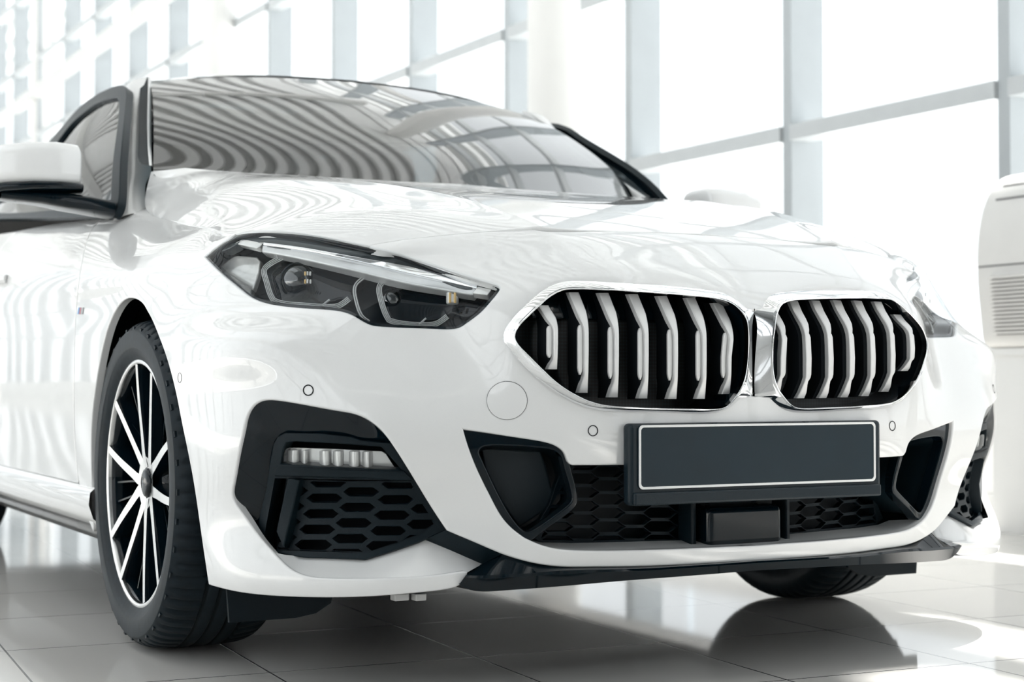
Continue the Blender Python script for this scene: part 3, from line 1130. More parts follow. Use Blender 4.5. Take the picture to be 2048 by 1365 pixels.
# ---- white shelf below each fog cluster (moulded with the bumper) and the black strake
FOG_BOT = [(541,1103.5),(568,1110.4),(608.5,1113.8),(675.8,1117.1),(726.4,1118.5),(743.2,1115.5),(776.9,1103.7),(837.6,1083.5),(849,1080),(900,1101),(964,1129)]
cr_px = sm([(p[0], p[1]) for p in CREST][::-1], 60)
fb_px = np.concatenate([rs(FOG_BOT[:5], 30)[:-1], rs(FOG_BOT[4:9], 18)[:-1], rs(FOG_BOT[8:], 14)])[:61]
fb_px = rs(fb_px, 60)
dpt = lambda i: float(np.clip(min(i / 8, 1), 0, 1))
sh = MB()
rows_ = []
for t in (0, .12, .35, .7, 1.0):
    rows_.append([RING.px(*(cr_px[i] * (1 - t) + fb_px[i] * t), (.018 * t ** .9 * dpt(i), .040 * t ** .9 * dpt(i), 0))[0] for i in range(60)])
sh.loft(rows_)
face_out(sh, (0, -.3, 1))
pair(sh, 'bumper_shelf', M['paint'], car)
# strake: from the fog cluster down to the splitter
up_px = sm([(897,1058.5),(960,1085),(1009,1106)], 12)
lw_px = sm([(849,1080),(900,1101),(964,1129)], 12)
st = MB()
st.loft([[RING.px(*p, (.004, .008, 0))[0] for p in up_px], [RING.px(*(p * .5 + q * .5), (.009, .020, 0))[0] for p, q in zip(up_px, lw_px)], [RING.px(*q, (.018, .040, 0))[0] for q in lw_px]])
face_out(st, (0, -1, .2))
pair(st, 'bumper_strake', M['plastic'], car)

# ---- front splitter
cx1, cx2, cx3 = [tuple(pr((0, .03, z))) for z in (.207, .200, .186)]
top_px = sm([(964,1129),(1009,1106)], 6)[:-1].tolist() + sm([(1009,1106),(1053.8,1120),(1090.8,1127.7),(1133.8,1131.7),(1177,1131.7),(1269,1130.8),(1361.5,1127.7),(1440,1123.5),(1500,1119.5)], 44).tolist()
mid_px = sm([(932,1151),(946,1152),(1000,1150),(1054,1147.7),(1115,1142.5),(1269,1138.5),(1361,1133.5),(1460,1127),(1506,1123.5)], 49)
low_px = sm([(919,1169),(935,1179),(960,1184),(992,1183),(1115,1174),(1232,1163.7),(1361.5,1153.8),(1460,1146),(1508,1142)], 49)
sp = MB()
T0 = [RING.px(*q, (0, .010 + .03 * max(0, 1 - i / 6), 0))[0] for i, q in enumerate(top_px)]
T1 = [RING.px(*q, (0, -.012, 0))[0] for q in mid_px]
T2 = [RING.px(*(mid_px[i] * .8 + low_px[i] * .2), (0, -.016, 0))[0] for i in range(49)]
T3 = [RING.px(*q, (0, -.004, 0))[0] for q in low_px]
for Lp in (T0, T1, T2, T3):
    Lp[-1] = Lp[-1] * (0, 1, 1)
T4 = [p + np.array((0, .30, -.005)) for p in T3]
def seg_loft(mb, *loops):
    for a, b_ in zip(loops[:-1], loops[1:]):
        q = MB()
        q.loft([a, b_])
        face_out(q, (0, -1, .15) if b_ is not T4 else (0, 0, -1))
        mb.add(q.v, q.f, q.n)
seg_loft(sp, T0, T1, T2, T3, T4)
e = MB(); e.add([T0[0], T1[0], T2[0], T3[0], T4[0]], [(0, 1, 2, 3, 4)]); face_out(e, (-1, 0, 0)); sp.add(e.v, e.f, e.n)
sp.both().build('front_splitter', M['gloss'], car)
# white underside lip behind the shelf edge
ub = MB()
bpx = sm([(p[0], p[1]) for p in BOTTOM], 40)
B0 = [RING.px(*q)[0] for q in bpx]
ub.loft([B0, [p + np.array((.012, .02, -.004)) for p in B0], [p * (.93, 1, 1) + np.array((0, .30, -.006)) for p in B0]])
face_out(ub, (0, 0, -1))
pair(ub, 'undertray', M['plastic'], car)

# ---- lower intake: lip shelf, honeycomb, radar, side ducts
IN = (0, .055, 0)
back_px = [(1500,1077),(1460,1078.5),(1300,1083),(1207.7,1085.5),(1146,1086.8),(1084.6,1085.5),(1050,1079)]
lc = sm([(1502,1095.5)] + [(p[0], p[1]) for p in LIP_CREST], 40)
lb = rs(back_px, 40)
ls = MB()
ls.loft([[RING.px(*q, (0, .0, 0))[0] for q in lc], [RING.px(*(p * .85 + q * .15), (0, .012, 0))[0] for p, q in zip(lc, lb)], [RING.px(*q, (0, .075, 0))[0] for q in lb]])
face_out(ls, (0, -.4, 1))
for i in (0, 40, 80):
    ls.v[i] = ls.v[i] * (0, 1, 1)
ls.both().build('intake_lip', M['paint'], car)
def lw(x, y):
    return 900 + x / 3.25, 800 + y / 3.25
cxr = pr((0, .09, .30))
in_reg = [(1085,1085),(1062,1074),(1100,1010),(1128,926),(1252,925),(1500,918),(1500,1077.5),(1300,1083.5),(1160,1087)]
hx = hexes((1030,648), (168,-1), (-2,43), (1,89), 112, 67, 34, range(-4, 5), range(-4, 5), lw, in_reg)
gi = panel(RING, P2(in_reg), hx, 18, (0, .080, 0), .014, .0016)
gi.both().build('intake_grille', M['plastic'], car)
ib = MB(); ib.box((0, .175, .33), (.98, .01, .30)); ib.build('intake_backing', M['mesh'], car)
# radar box
ra = MB(); ra.rbox((0, .080, .268), (.165, .07, .072), .012)
rad = ra.build('radar_sensor', M['gloss'], car)
rf = MB()
for o, i in ((rrect(.108, .075, .03), rrect(.098, .068, .026)),):
    rf.loft([[np.array((x, .10, .275 + z)) for x, z in o], [np.array((x, .060, .275 + z)) for x, z in o], [np.array((x, .060, .275 + z)) for x, z in i], [np.array((x, .10, .275 + z)) for x, z in i]], closed=True)
face_out(rf, (0, -1, 0))
rf.build('radar_frame', M['plastic'], rad)
for x in (-.052, -.024):
    b_ = MB(); b_.lathe([(.0001, -.004), (.003, -.004), (.003, -.001), (.009, -.001), (.010, .002), (.010, .01)], 20, (x, .058, .2275), 'y'); face_out(b_, (0, -1, 0)); b_.build('radar_bolt', M['holder'], rad)

# side ducts
DUCT_IN = [(955,903),(960,895),(970,890.5),(1001.5,888.6),(1084.6,893.8),(1112,900),(1125,912),(1131,931),(1141.5,966),(1147,990),(1146.5,1003),(1140,1012),(1115,1032),(1072,1061.5),(1057,1067.5),(1048,1066),(1029,1049),(1004.6,1012),(977,957),(960,920)]
d_out = [(p[0], p[1]) for p in DUCT_SIDE if p[0] < 1145]
din = smooth(DUCT_IN, 5, closed=True)
# gloss trim between the bumper edge and the mouth of the duct
trim_out = smooth([(1047,1081,'c'),(1023,1062),(1001.5,1039),(977,996),(949,938),(928,880),(921,854,'c'),(961.5,860),(1038.5,872.3),(1103,884.6),(1121.5,893.8),(1133.8,907.7),(1141,925,'c'),(1137,929,'c'),(1147,966),(1152.5,993),(1151,1008),(1143,1018),(1118,1037),(1078,1066),(1062,1078)], 6, closed=True)
tr = panel(RING, P2(trim_out), [din], 9, (.004, .008, 0), .022, .003)
dt = pair(tr, 'duct_trim', M['gloss'], car)
n = len(din)
Aa = L3(din, (.004, .009, 0))
Bb = L3(din, (.006, .03, 0))
cen = np.mean(din, axis=0)
Cc = L3([tuple(cen + (np.array(p) - cen) * .86 + (-14, 2)) for p in din], (.02, .10, 0))
dw = MB(); dw.loft([Aa, Bb, Cc], closed=True)
tot = sum((p - np.mean(Bb, axis=0)) @ n_ for p, n_ in zip(dw.v, dw.n))
if tot > 0:
    dw.n = [-p for p in dw.n]; dw.f = [q[::-1] for q in dw.f]
pair(dw, 'duct_wall', M['plastic'], dt)
M['felt'] = mat('duct_floor_plastic', (0.010, 0.020, 0.027), 0.5, bump=0.15, scale=400)
df = panel(RING, P2([(965,900),(1078,907),(1086,930),(1102,990),(1100,1004),(1086,1018),(1040,1050),(1005,1000),(975,940)]), (), 14, (.015, .088, 0), .012, .006)
pair(df, 'duct_blank', M['felt'], dt)

# ---- number of small things under the bumper
for a, b_ in (((784,1190),(815,1201)), ((826,1188),(849,1198))):
    cpt = RING.px((a[0] + b_[0]) / 2, 1187, (.02, .05, 0))[0]
    k = MB(); k.rbox(cpt + (0, 0, -.006), ((b_[0] - a[0]) / 1150, .02, .012), .002); k.build('bumper_clip', mat('clear_clip', (.6, .6, .59), .25) if 'clip' not in M else M['clip'], car)
for sx in (-1, 1):
    k = MB()
    prof = [(-.81, .155), (-.60, .155), (-.61, .115), (-.64, .098), (-.68, .092), (-.805, .092)]
    A_ = [np.array((x, .50, z)) for x, z in prof]
    B_ = [p + (0, .008, 0) for p in A_]
    k.add(A_, [tuple(range(6))]); k.add(B_, [tuple(range(5, -1, -1))]); k.loft([A_, B_], closed=True)
    if sx > 0:
        k = k.mirrored()
    clean(k).build('wheel_air_deflector', M['plastic'], car)
# ------------------------------------------------------------------ headlights
M['cover'] = pane_mat('headlight_cover', (0.96, 0.97, 0.975), 0.02, 0.0, 5.5)
M['guide'] = mat('light_guide_acrylic', (0.42, 0.43, 0.43), 0.22, coat=0.5, var=0.1, scale=300)
M['drl'] = mat('light_bar_acrylic', (0.62, 0.63, 0.63), 0.20, metal=0.35, coat=0.5, var=0.05, scale=40)
M['amber'] = mat('amber_emitter', (0.75, 0.52, 0.22), 0.4, var=0.05, scale=100)
M['optic'] = mat('projector_glass', (0.004, 0.010, 0.014), 0.04, coat=1.0, ior=1.8, rough_var=0.01, scale=10)
M['clear'] = mat('clear_optic', (0.70, 0.70, 0.68), 0.12, metal=0.3, var=0.05, scale=90)
hl_poly = [tuple(p) for p in hl]
hl_in = [tuple(p) for p in offset(hl, -7.0)]
hl_in = [p for i, p in enumerate(hl_in) if inside(p, hl_poly)]
hcov = panel(RING, P2(offset(hl, -1.2)), (), 9, (0, 0, 0), .006, .002)
HL = pair(hcov, 'headlight', M['cover'], car)
HL[0]['label'] = 'headlight at the right front wing under a clear cover'
HL[1]['label'] = 'headlight at the left front wing under a clear cover'
hring = panel(RING, P2(offset(hl, -1.2)), [P2(hl_in)], 9, (.004, .007, 0), .03, .001)
pair(hring, 'headlight_gasket', M['gloss'], HL)
HB = (.040, .078, 0)
hb_ = panel(RING, P2(offset(hl, -4)), (), 12, HB, 0, 0)
pair(hb_, 'headlight_housing', M['house'], HL)
# wall between gasket and housing
lp0 = L3(offset(hl, -5), (.006, .010, 0))
lp1 = L3(offset(hl, -4), HB)
hw = MB(); hw.loft([lp0, lp1], closed=True)
cm = np.mean(lp0, axis=0)
if sum((p - cm) @ n_ for p, n_ in zip(hw.v, hw.n)) > 0:
    hw.n = [-p for p in hw.n]; hw.f = [q[::-1] for q in hw.f]
pair(hw, 'headlight_wall', M['house'], HL)
# upper eyebrow panel, light bar, end optics
brow = [(433,500),(470,474),(512,467),(545,466.5),(600,473),(668,484),(737,497),(812,517),(890,542),(955,562),(950,572),(829,537),(720,519),(608.5,499),(526,488),(487,480),(455,498)]
M['brow'] = mat('headlight_brow', (0.028, 0.038, 0.043), 0.30, coat=0.3, var=0.1, scale=60)
pair(panel(RING, P2(smooth(brow, 12, closed=True)), (), 12, (.010, .019, 0), .02, .002), 'headlight_brow', M['brow'], HL)
barl = smooth([(526,489),(608.5,501),(720,524),(829,548),(952,577)], 12).tolist() + smooth([(944,586),(803,560.6),(720,540.5),(680,531.8),(591,512),(526,500.6)], 12).tolist()
pair(panel(RING, P2(barl), (), 9, (.012, .022, 0), .02, .004), 'daylight_bar', M['drl'], HL)
barh = smooth([(527,486),(608.5,496.5),(720,516.5),(829,535.7),(953,570)], 12).tolist() + smooth([(953,575),(829,546.5),(720,522),(608.5,499.5),(527,488)], 12).tolist()
pair(panel(RING, P2(barh), (), 9, (.009, .017, 0), .02, .002), 'daylight_bar_edge', M['chrome'], HL)
for e_ in ([(956,574.5),(982,579.7),(974,588.5),(947,585)], [(471.4,485.7),(487,478),(527,486.4),(514,495.4)]):
    pair(panel(RING, P2(e_), (), 9, (.010, .019, 0), .015, .002), 'light_bar_end', M['clear'], HL)
# white panel painting in a window reflection behind the outer corner of the cover
refl_px = [(424,530),(440,519),(475,514),(512,517),(518,524),(515,545),(505,575),(501,590),(470,567)]
pair(panel(RING, P2(refl_px), (), 9, (.030, .058, 0), .01, .003), 'reflection_panel', M['clear'], HL)
# bracket-shaped light guides
def guide(px, w, T, name='light_guide', lines=3):
    c = smooth(px, 6)
    for k in range(lines):
        d = (k - (lines - 1) / 2) * w / lines
        t = np.gradient(c, axis=0)
        t /= np.linalg.norm(t, axis=1, keepdims=True) + 1e-9
        q = c + np.stack([-t[:, 1], t[:, 0]], 1) * d
        mb = MB(); mb.tube(L3(q, T), w / lines * .46 / 1150, 6)
        pair(mb, name, M['guide'], HL)
GT = (.022, .042, 0)
guide([(569,513),(534,533),(528.5,541),(532,560),(541,590),(547,601,'c'),(560,606),(610,611.5),(668,614),(680,611),(698,598)], 12, GT, lines=4)
guide([(787,553),(762,568.5),(758.5,577),(761,597),(771,628),(778,641,'c'),(790,645),(863,650),(875,647),(895,633)], 12, GT, lines=4)
guide([(743,548),(713,568),(709,579),(713,605),(724,633),(738,644)], 8, GT, lines=2)
guide([(838,650),(852,637)], 5, GT, lines=1)
guide([(645,611),(659,600)], 5, GT, lines=1)
# bezels around the optics
for px_, T in (([(578,520),(600,516),(660,527),(700,540),(722,553),(705,570),(702,590),(706,600),(690,594),(660,600),(610,604),(560,598),(548,570),(545,548),(553,536)], (.030, .058, 0)),
               ([(800,556),(860,572),(930,590),(962,598),(958,612),(930,632),(905,624),(880,634),(830,640),(790,636),(777,606),(774,580)], (.032, .062, 0))):
    pair(panel(RING, P2(smooth(px_, 10, closed=True)), (), 12, T, .02, .006), 'optic_bezel', M['gloss'], HL)
def dome(cx, cy, r_px, T, m, name, rpm, label=None):
    c, n_ = RING.px(cx, cy, T)
    ax = np.array((-.42, -.90, .05)); ax /= np.linalg.norm(ax)
    u = np.cross(ax, (0, 0, 1)); u /= np.linalg.norm(u)
    w = np.cross(u, ax)
    r = r_px / rpm
    mb = MB()
    loops = []
    for k in range(9):
        a = R_(90 * k / 8)
        loops.append([c + ax * (r * .8 * math.cos(a)) + (u * math.cos(t) + w * math.sin(t)) * r * max(math.sin(a), 1e-4) for t in np.linspace(0, 2 * math.pi, 37)[:-1]])
    mb.loft(loops, closed=True)
    face_out(mb, ax)
    pair(mb, name, m, HL, label)
    tb_ = MB()
    tb_.tube([c + (u * math.cos(t) + w * math.sin(t)) * r * 1.12 for t in np.linspace(0, 2 * math.pi, 37)[:-1]], r * .09, 8, True)
    pair(tb_, 'optic_ring', M['house'], HL)
    return c, ax, u, w, r
pc = dome(597, 562, 31, (.030, .060, 0), M['optic'], 'projector_lens', 1120)
dome(783, 601, 20, (.034, .066, 0), M['optic'], 'projector_lens', 1120)
c, ax, u, w, r = pc
for i, (px_, py_) in enumerate([(610.5,547.5),(615.5,547),(620.5,547.5),(610.5,563.5),(615.5,563),(621,563.5)]):
    q = RING.px(px_, py_, (.014, .026, 0))[0]
    mb = MB(); mb.rbox(q, (.0034, .002, .0075), .001)
    pair(mb, 'led_emitter', M['amber'] if i % 3 == 0 else M['clear'], HL)
q = RING.px(905, 596, (.020, .038, 0))[0]
mb = MB(); mb.rbox(q, (.022, .012, .024), .004)
leds = pair(mb, 'led_module', M['clear'], HL)
for px_ in (900, 910):
    q = RING.px(px_, 596, (.013, .025, 0))[0]
    mb = MB(); mb.rbox(q, (.0042, .003, .018), .001)
    pair(mb, 'led_emitter', M['amber'], HL)

# ------------------------------------------------------------------ wheels
WY, WZ, WR = .858, .325, .325
def make_wheel(name, cx, cy, mirror, detail=True, label=None):
    """wheel whose outer face looks towards -x; cx = outer face of the tyre"""
    ty = MB()
    seg = 360 if detail else 96
    # sidewall + tread profile: (radius, offset inwards)
    prof = [(.236, .020), (.246, .012), (.256, .007), (.262, .0035), (.266, .0035), (.268, .0015), (.285, .0008), (.299, .003), (.301, .0025), (.303, .005), (.309, .010), (.3155, .018), (.3195, .028), (.3220, .040)]
    grooves = [.074, .102, .133, .161]
    x = .045
    tread = []
    for g in grooves:
        tread += [(.3245, g - .006), (.3245, g - .0045), (.3175, g - .0035), (.3175, g + .0035), (.3245, g + .0045)]
    prof += [(.3235, .052)] + tread + [(.3235, .183), (.3220, .195), (.3195, .207), (.3155, .217), (.309, .225), (.290, .235), (.26, .230), (.236, .215)]
    ty.lathe(prof, seg, (0, 0, 0), 'x')
    # lateral sipes on the shoulders: press blocks into the tread
    np_ = len(prof)
    V = np.array(ty.v)
    for k in range(seg + 1):
        ang = (k % seg)
        for i in range(np_):
            r, o = prof[i]
            if (r > .312 and o < .065) or (r > .312 and o > .168):
                ph = (ang + (2 if o > .1 else 0)) % (5 if detail else 2)
                if ph == 0:
                    rr = r - .006
                    a = 2 * math.pi * k / seg
                    V[k * np_ + i] = (o, rr * math.cos(a), rr * math.sin(a))
    tb2 = MB(); tb2.add(list(V), ty.f)
    cen = lambda p: np.array((.12, p[1] * .9, p[2] * .9))
    if sum((p - cen(p)) @ n_ for p, n_ in zip(tb2.v, tb2.n)) < 0:
        tb2.n = [-p for p in tb2.n]; tb2.f = [q[::-1] for q in tb2.f]
    fx = 1 if not mirror else -1
    loc = np.array((cx * (1 if not mirror else 1), cy, WZ))
    def put(mb, nm, m, parent, smooth_=True):
        if mirror:
            mb = mb.mirrored()
        mb.move(loc)
        return mb.build(nm, m, parent, None, smooth_)
    root = put(tb2, name, M['rubber'], car)
    if label:
        root['label'] = label
    if detail:
        # raised sidewall blocks
        sb_ = MB()
        for k in range(72):
            a = 2 * math.pi * k / 72
            if k % 2 == 0:
                rot = Matrix.Rotation(a, 3, 'X')
                sb_.box(np.array(rot @ Vector((.0075, .3045, 0))), (.006, .007, .011), rot)
        put(sb_, 'sidewall_rib', M['rubber'], root)['kind'] = 'stuff'
    # rim: machined lip + dark barrel
    lip = MB(); lip.lathe([(.2335, .030), (.2345, .0165), (.2375, .0135), (.2435, .0135), (.2465, .017), (.2465, .03)], 120, (0, 0, 0), 'x')
    if sum(n_[0] for n_ in lip.n) > 0:
        lip.n = [-p for p in lip.n]; lip.f = [q[::-1] for q in lip.f]
    rim_ = put(lip, 'rim', M['polish'], root)
    ba = MB(); ba.lathe([(.2345, .022), (.228, .030), (.224, .06), (.222, .20)], 96, (0, 0, 0), 'x')
    tot = sum(n_ @ np.array((0, p[1], p[2])) for p, n_ in zip(ba.v, ba.n))
    if tot > 0:
        ba.n = [-p for p in ba.n]; ba.f = [q[::-1] for q in ba.f]
    put(ba, 'barrel', M['gloss'], root)
    dk = MB(); dk.lathe([(.0005, .115), (.165, .115), (.17, .12), (.17, .13)], 64, (0, 0, 0), 'x')
    if sum(n_[0] for n_ in dk.n) > 0:
        dk.n = [-p for p in dk.n]; dk.f = [q[::-1] for q in dk.f]
    put(dk, 'brake_disc', M['house'], root)
    bk2 = MB(); bk2.lathe([(.0005, .17), (.222, .17)], 48, (0, 0, 0), 'x')
    if sum(n_[0] for n_ in bk2.n) > 0:
        bk2.n = [-p for p in bk2.n]; bk2.f = [q[::-1] for q in bk2.f]
    put(bk2, 'wheel_back', M['deep'], root)
    def PT(r, a, o):
        return np.array((o, r * math.cos(a), r * math.sin(a)))
    # spokes: V pairs
    def blade(path, w0, w1, d0, d1):
        """path: list of (radius, angle deg, offset); machined face w, dark flanks go d deeper"""
        P = [PT(r, R_(a), o) for r, a, o in path]
        n = len(P)
        face, body = MB(), MB()
        L_, Rr, Lb, Rb = [], [], [], []
        for i, p in enumerate(P):
            t = P[min(i + 1, n - 1)] - P[max(i - 1, 0)]
            t[0] = 0
            t /= np.linalg.norm(t)
            s_ = np.cross(t, (1, 0, 0))
            f_ = i / (n - 1)
            ww = (w0 + (w1 - w0) * f_) / 2
            L_.append(p + s_ * ww); Rr.append(p - s_ * ww)
            dd = np.array((d0 + (d1 - d0) * f_, 0, 0))
            Lb.append(p + s_ * ww * 1.7 + dd); Rb.append(p - s_ * ww * 1.7 + dd)
        face.loft([L_, Rr])
        if sum(n_[0] for n_ in face.n) > 0:
            face.n = [-q for q in face.n]; face.f = [q[::-1] for q in face.f]
        e1 = np.array((.0006, 0, 0))
        for a_, b_ in ((L_, Lb), (Rr, Rb)):
            q = MB(); q.loft([[p + e1 for p in a_], b_])
            mid = np.mean(P, axis=0)
            body.add(q.v, q.f, q.n)
        q = MB(); q.loft([Lb, Rb]); body.add(q.v, q.f, q.n)
        return face, body
    for k in range(5):
        base = 100 + 72 * k
        # angle in the y-z plane: photo right = +... measured with y to the rear
        for sgn in (-1, 1):
            a_end = base + sgn * 13.5
            path = [(.0305, base + sgn * 26, .034), (.060, base + sgn * 22, .030), (.105, base + sgn * 17.5, .026), (.17, base + sgn * 15.2, .020), (.235, a_end, .0150)]
            fpath = smooth([tuple(p) for p in path], .012)
            fc, bd = blade([tuple(p) for p in fpath], .024, .0150, .040, .030)
            s_o = put(fc, 'spoke', M['polish'], root)
            put(bd, 'spoke_flank', M['gloss'], root)
        for sgn in (-1, 1):
            a_ = base + 36 + sgn * 7
            fc, bd = blade([(.075, a_, .050), (.15, base + 36 + sgn * 6.0, .040), (.222, base + 36 + sgn * 5.2, .032)], .0035, .0035, .035, .03)
            put(fc, 'spoke_fin', M['house'], root)
            put(bd, 'spoke_fin', M['gloss'], root)
        lg = MB(); lg.lathe([(.0005, .062), (.0105, .062), (.011, .058), (.011, .040)], 16, (0, .056 * math.cos(R_(base + 36)), .056 * math.sin(R_(base + 36))), 'x')
        put(lg, 'lug_recess', M['deep'], root)
        # short bridges tying the V pair to the hub
        hb2 = MB()
        hb2.loft([[PT(.028, R_(base + d), .036) for d in (-30, -10, 10, 30)], [PT(.052, R_(base + d), .031) for d in (-26, -9, 9, 26)]])
        if sum(n_[0] for n_ in hb2.n) > 0:
            hb2.n = [-q for q in hb2.n]; hb2.f = [q[::-1] for q in hb2.f]
        put(hb2, 'hub_face', M['polish'], root)
    cp = MB(); cp.lathe([(.0005, .026), (.020, .0265), (.0265, .029), (.029, .034), (.030, .05)], 40, (0, 0, 0), 'x')
    if sum(n_[0] for n_ in cp.n) > 0:
        cp.n = [-q for q in cp.n]; cp.f = [q[::-1] for q in cp.f]
    put(cp, 'centre_cap', M['gloss'], root)
    hubb = MB(); hubb.lathe([(.030, .045), (.070, .055), (.075, .12)], 40, (0, 0, 0), 'x')
    put(hubb, 'hub', M['gloss'], root)
    return root
make_wheel('wheel', -.892, WY, False, True, 'right front wheel')
make_wheel('wheel', .892, WY, True, True, 'left front wheel')
make_wheel('wheel', -.892, WY + 2.67, False, False, 'right rear wheel')
make_wheel('wheel', .892, WY + 2.67, True, False, 'left rear wheel')
# wheel-arch liners
for y_ in (WY, WY + 2.67):
    li = MB(); li.lathe([(.374, .050), (.392, .06), (.392, .34), (.0, .345)], 48, (-.885, y_, .335), 'x', R_(-20), R_(200))
    tot = sum(n_ @ np.array((0, p[1] - y_, p[2] - .335)) for p, n_ in zip(li.v, li.n))
    if tot > 0:
        li.n = [-q for q in li.n]; li.f = [q[::-1] for q in li.f]
    pair(li, 'wheel_arch_liner', M['deep'], car)

# ------------------------------------------------------------------ flank panels (seen from the side)
def side_panel(poly, T=(0, 0, 0), step=.05, depth=.012, r=.003, holes=()):
    T = np.array(T, float)
    def proj(y, z):
        p, n_ = RING.hit(np.array((-3.0, y, z)) - T, np.array((1.0, 0, 0)))
        return p + T, n_
    return panel(RING, poly, holes, step, depth=depth, r=r, proj=proj)
def yz(px, py, x=-.893):
    p = on(px, py, 0, x)
    return (p[1], p[2])
FD_PX = smooth([(214,432),(190,452),(168,510),(155,600),(150,700),(149,820),(152,900),(158,960)], 9) + (-2.6, .8)
d1 = [(p[1], p[2]) for p in L3(FD_PX)] + [(1.33,.302),(2.36,.302),(2.40,.45),(2.42,.70),(2.42,.955),(2.0,.94),(1.6,.918)]
def dens(poly, step):
    out = []
    for a, b_ in zip(poly, poly[1:] + poly[:1]):
        L = math.hypot(b_[0] - a[0], b_[1] - a[1])
        m_ = max(1, int(L / step))
        out += [(a[0] + (b_[0] - a[0]) * i / m_, a[1] + (b_[1] - a[1]) * i / m_) for i in range(m_)]
    return out
fd = pair(side_panel(dens(d1, .04)), 'front_door', M['paint'], car)
d2 = [(2.427,.955),(2.427,.70),(2.407,.45),(2.367,.302),(2.97,.302),(3.05,.42),(3.13,.55),(3.2,.66),(3.25,.985),(2.9,.98)]
pair(side_panel(dens(d2, .04)), 'rear_door', M['paint'], car)
ar = [(WY + 2.67 + .375 * math.cos(R_(a)), .335 + .375 * math.sin(R_(a))) for a in range(172, -1, -8)]
d3 = [(3.257,.985),(3.207,.66)] + [p for p in ar if p[0] > 3.12][0:] + [(4.0,.22),(4.23,.25),(4.23,.70),(4.2,.93),(3.7,.97)]
pair(side_panel(dens([(3.257,.985),(3.207,.67),(3.14,.56),(3.12,.50)] + [p for p in ar if p[1] > .50 or p[0] > 3.6] + [(3.99,.22),(4.335,.25),(4.335,.70),(4.30,.92),(3.7,.97)], .05)), 'rear_quarter', M['paint'], car)
# sill
sl_ = MB()
prof = [(.872, .300), (.886, .298), (.897, .288), (.900, .262), (.890, .232), (.868, .212), (.858, .206), (.852, .19), (.846, .176), (.70, .17)]
yy_ = np.linspace(1.165, 3.17, 30)
loops = [[np.array((-x, y, z + (.01 if y < 1.5 else 0) * 0)) for y in yy_] for x, z in prof[:6]]
sl_.loft(loops)
if sum(n_[0] for n_ in sl_.n) > 0:
    sl_.n = [-q for q in sl_.n]; sl_.f = [q[::-1] for q in sl_.f]
sls = pair(sl_, 'side_sill', M['paint'], car)
s2 = MB(); s2.loft([[np.array((-x, y, z)) for y in yy_] for x, z in prof[5:]])
if sum(n_[0] + n_[2] for n_ in s2.n) > 0:
    s2.n = [-q for q in s2.n]; s2.f = [q[::-1] for q in s2.f]
pair(s2, 'sill_trim', M['gloss'], sls)
fb_ = MB(); fb_.box((0, 2.3, .20), (1.30, 3.7, .02)); fb_.box((0, 2.19, .185), (1.64, 1.86, .02)); fb_.build('underbody', M['plastic'], car)
fw = MB(); fw.box((0, 1.25, .50), (1.10, .03, .62)); fw.build('bulkhead', M['deep'], car)
# emblem stripes on the wing
M['bl1'] = mat('light_blue_enamel', (0.10, 0.30, 0.60), .3, var=.02); M['bl2'] = mat('dark_blue_enamel', (0.02, 0.05, 0.20), .3, var=.02); M['rd'] = mat('red_enamel', (0.45, 0.02, 0.03), .3, var=.02); M['sv'] = mat('grey_enamel', (0.30, 0.31, 0.32), .3, var=.02)
for x0_, x1_, m_ in ((155.5, 157.6, 'bl1'), (157.6, 159.6, 'bl2'), (159.6, 161.6, 'rd'), (161.8, 166, 'sv')):
    pair(panel(RING, [(x0_ + 1, 615.5), (x1_ + 1, 615.5), (x1_ - 1, 628.5), (x0_ - 1, 628.5)], (), 20, (-.0015, 0, 0), .002, .0002), 'wing_emblem', M[m_], car)

# ------------------------------------------------------------------ greenhouse
def ld(pxs, A, B):
    """points on camera rays whose distance runs linearly from |A| to |B| along the line"""
    A, B = np.array(A, float), np.array(B, float)
    P = np.asarray(pxs, float)
    d = np.concatenate([[0], np.cumsum(np.linalg.norm(np.diff(P, axis=0), axis=1))])
    d = d / d[-1]
    a, b_ = np.linalg.norm(A - CAM), np.linalg.norm(B - CAM)
    return [CAM + ray(*p) * (a + (b_ - a) * t) for p, t in zip(P, d)]
BELT = [(-.775,1.18,.895),(-.80,1.376,.907),(-.818,1.7,.925),(-.825,2.1,.945),(-.815,2.9,.98),(-.78,3.6,1.0)]
RAIL = [(-.668,1.70,1.245),(-.652,1.90,1.288),(-.635,2.08,1.322),(-.607,2.5,1.352),(-.59,3.0,1.315),(-.60,3.6,1.16)]
SG = []
for t, bul in ((-.12, -.012), (0, 0), (.33, .022), (.67, .022), (1, 0), (1.07, -.003), (1.15, -.03)):
    SG.append([np.array(a) * (1 - t) + np.array(b_) * t + np.array((-bul, 0, 0)) for a, b_ in zip(BELT, RAIL)])
SIDE = Surf(tensor(SG, 80, 50), (-1, 0, .3))
def spx(p, T=(0, 0, 0)):
    return SIDE.px(p[0], p[1], T)
TRIM = [(247,173.5),(251,181),(251.7,193),(244.5,265.4),(238.4,347.7),(234.8,408),(231,420),(224,431,'c'),(80,434),(-60,437,'c'),(-30,418),(20,370),(60,325),(91,291),(116,263),(140.5,234),(164.6,209.8),(201,185.6),(225,175),(238,172)]
trim = smooth([TRIM[0] + ('c',)] + TRIM[1:], 8, closed=True)
GLZ = [(234,193,'c'),(236,196),(229,300),(222,400,'c'),(80,424),(-45,428,'c'),(30,372),(75,322),(110,288),(140,250),(170,222),(205,200)]
glz = smooth(GLZ, 8, closed=True)
M['sideglass'] = pane_mat('tinted_side_glass', (0.05, 0.06, 0.065), 0.10)
M['screen'] = pane_mat('windscreen_glass', (0.10, 0.135, 0.15), 0.085, 0.0, 2.7)
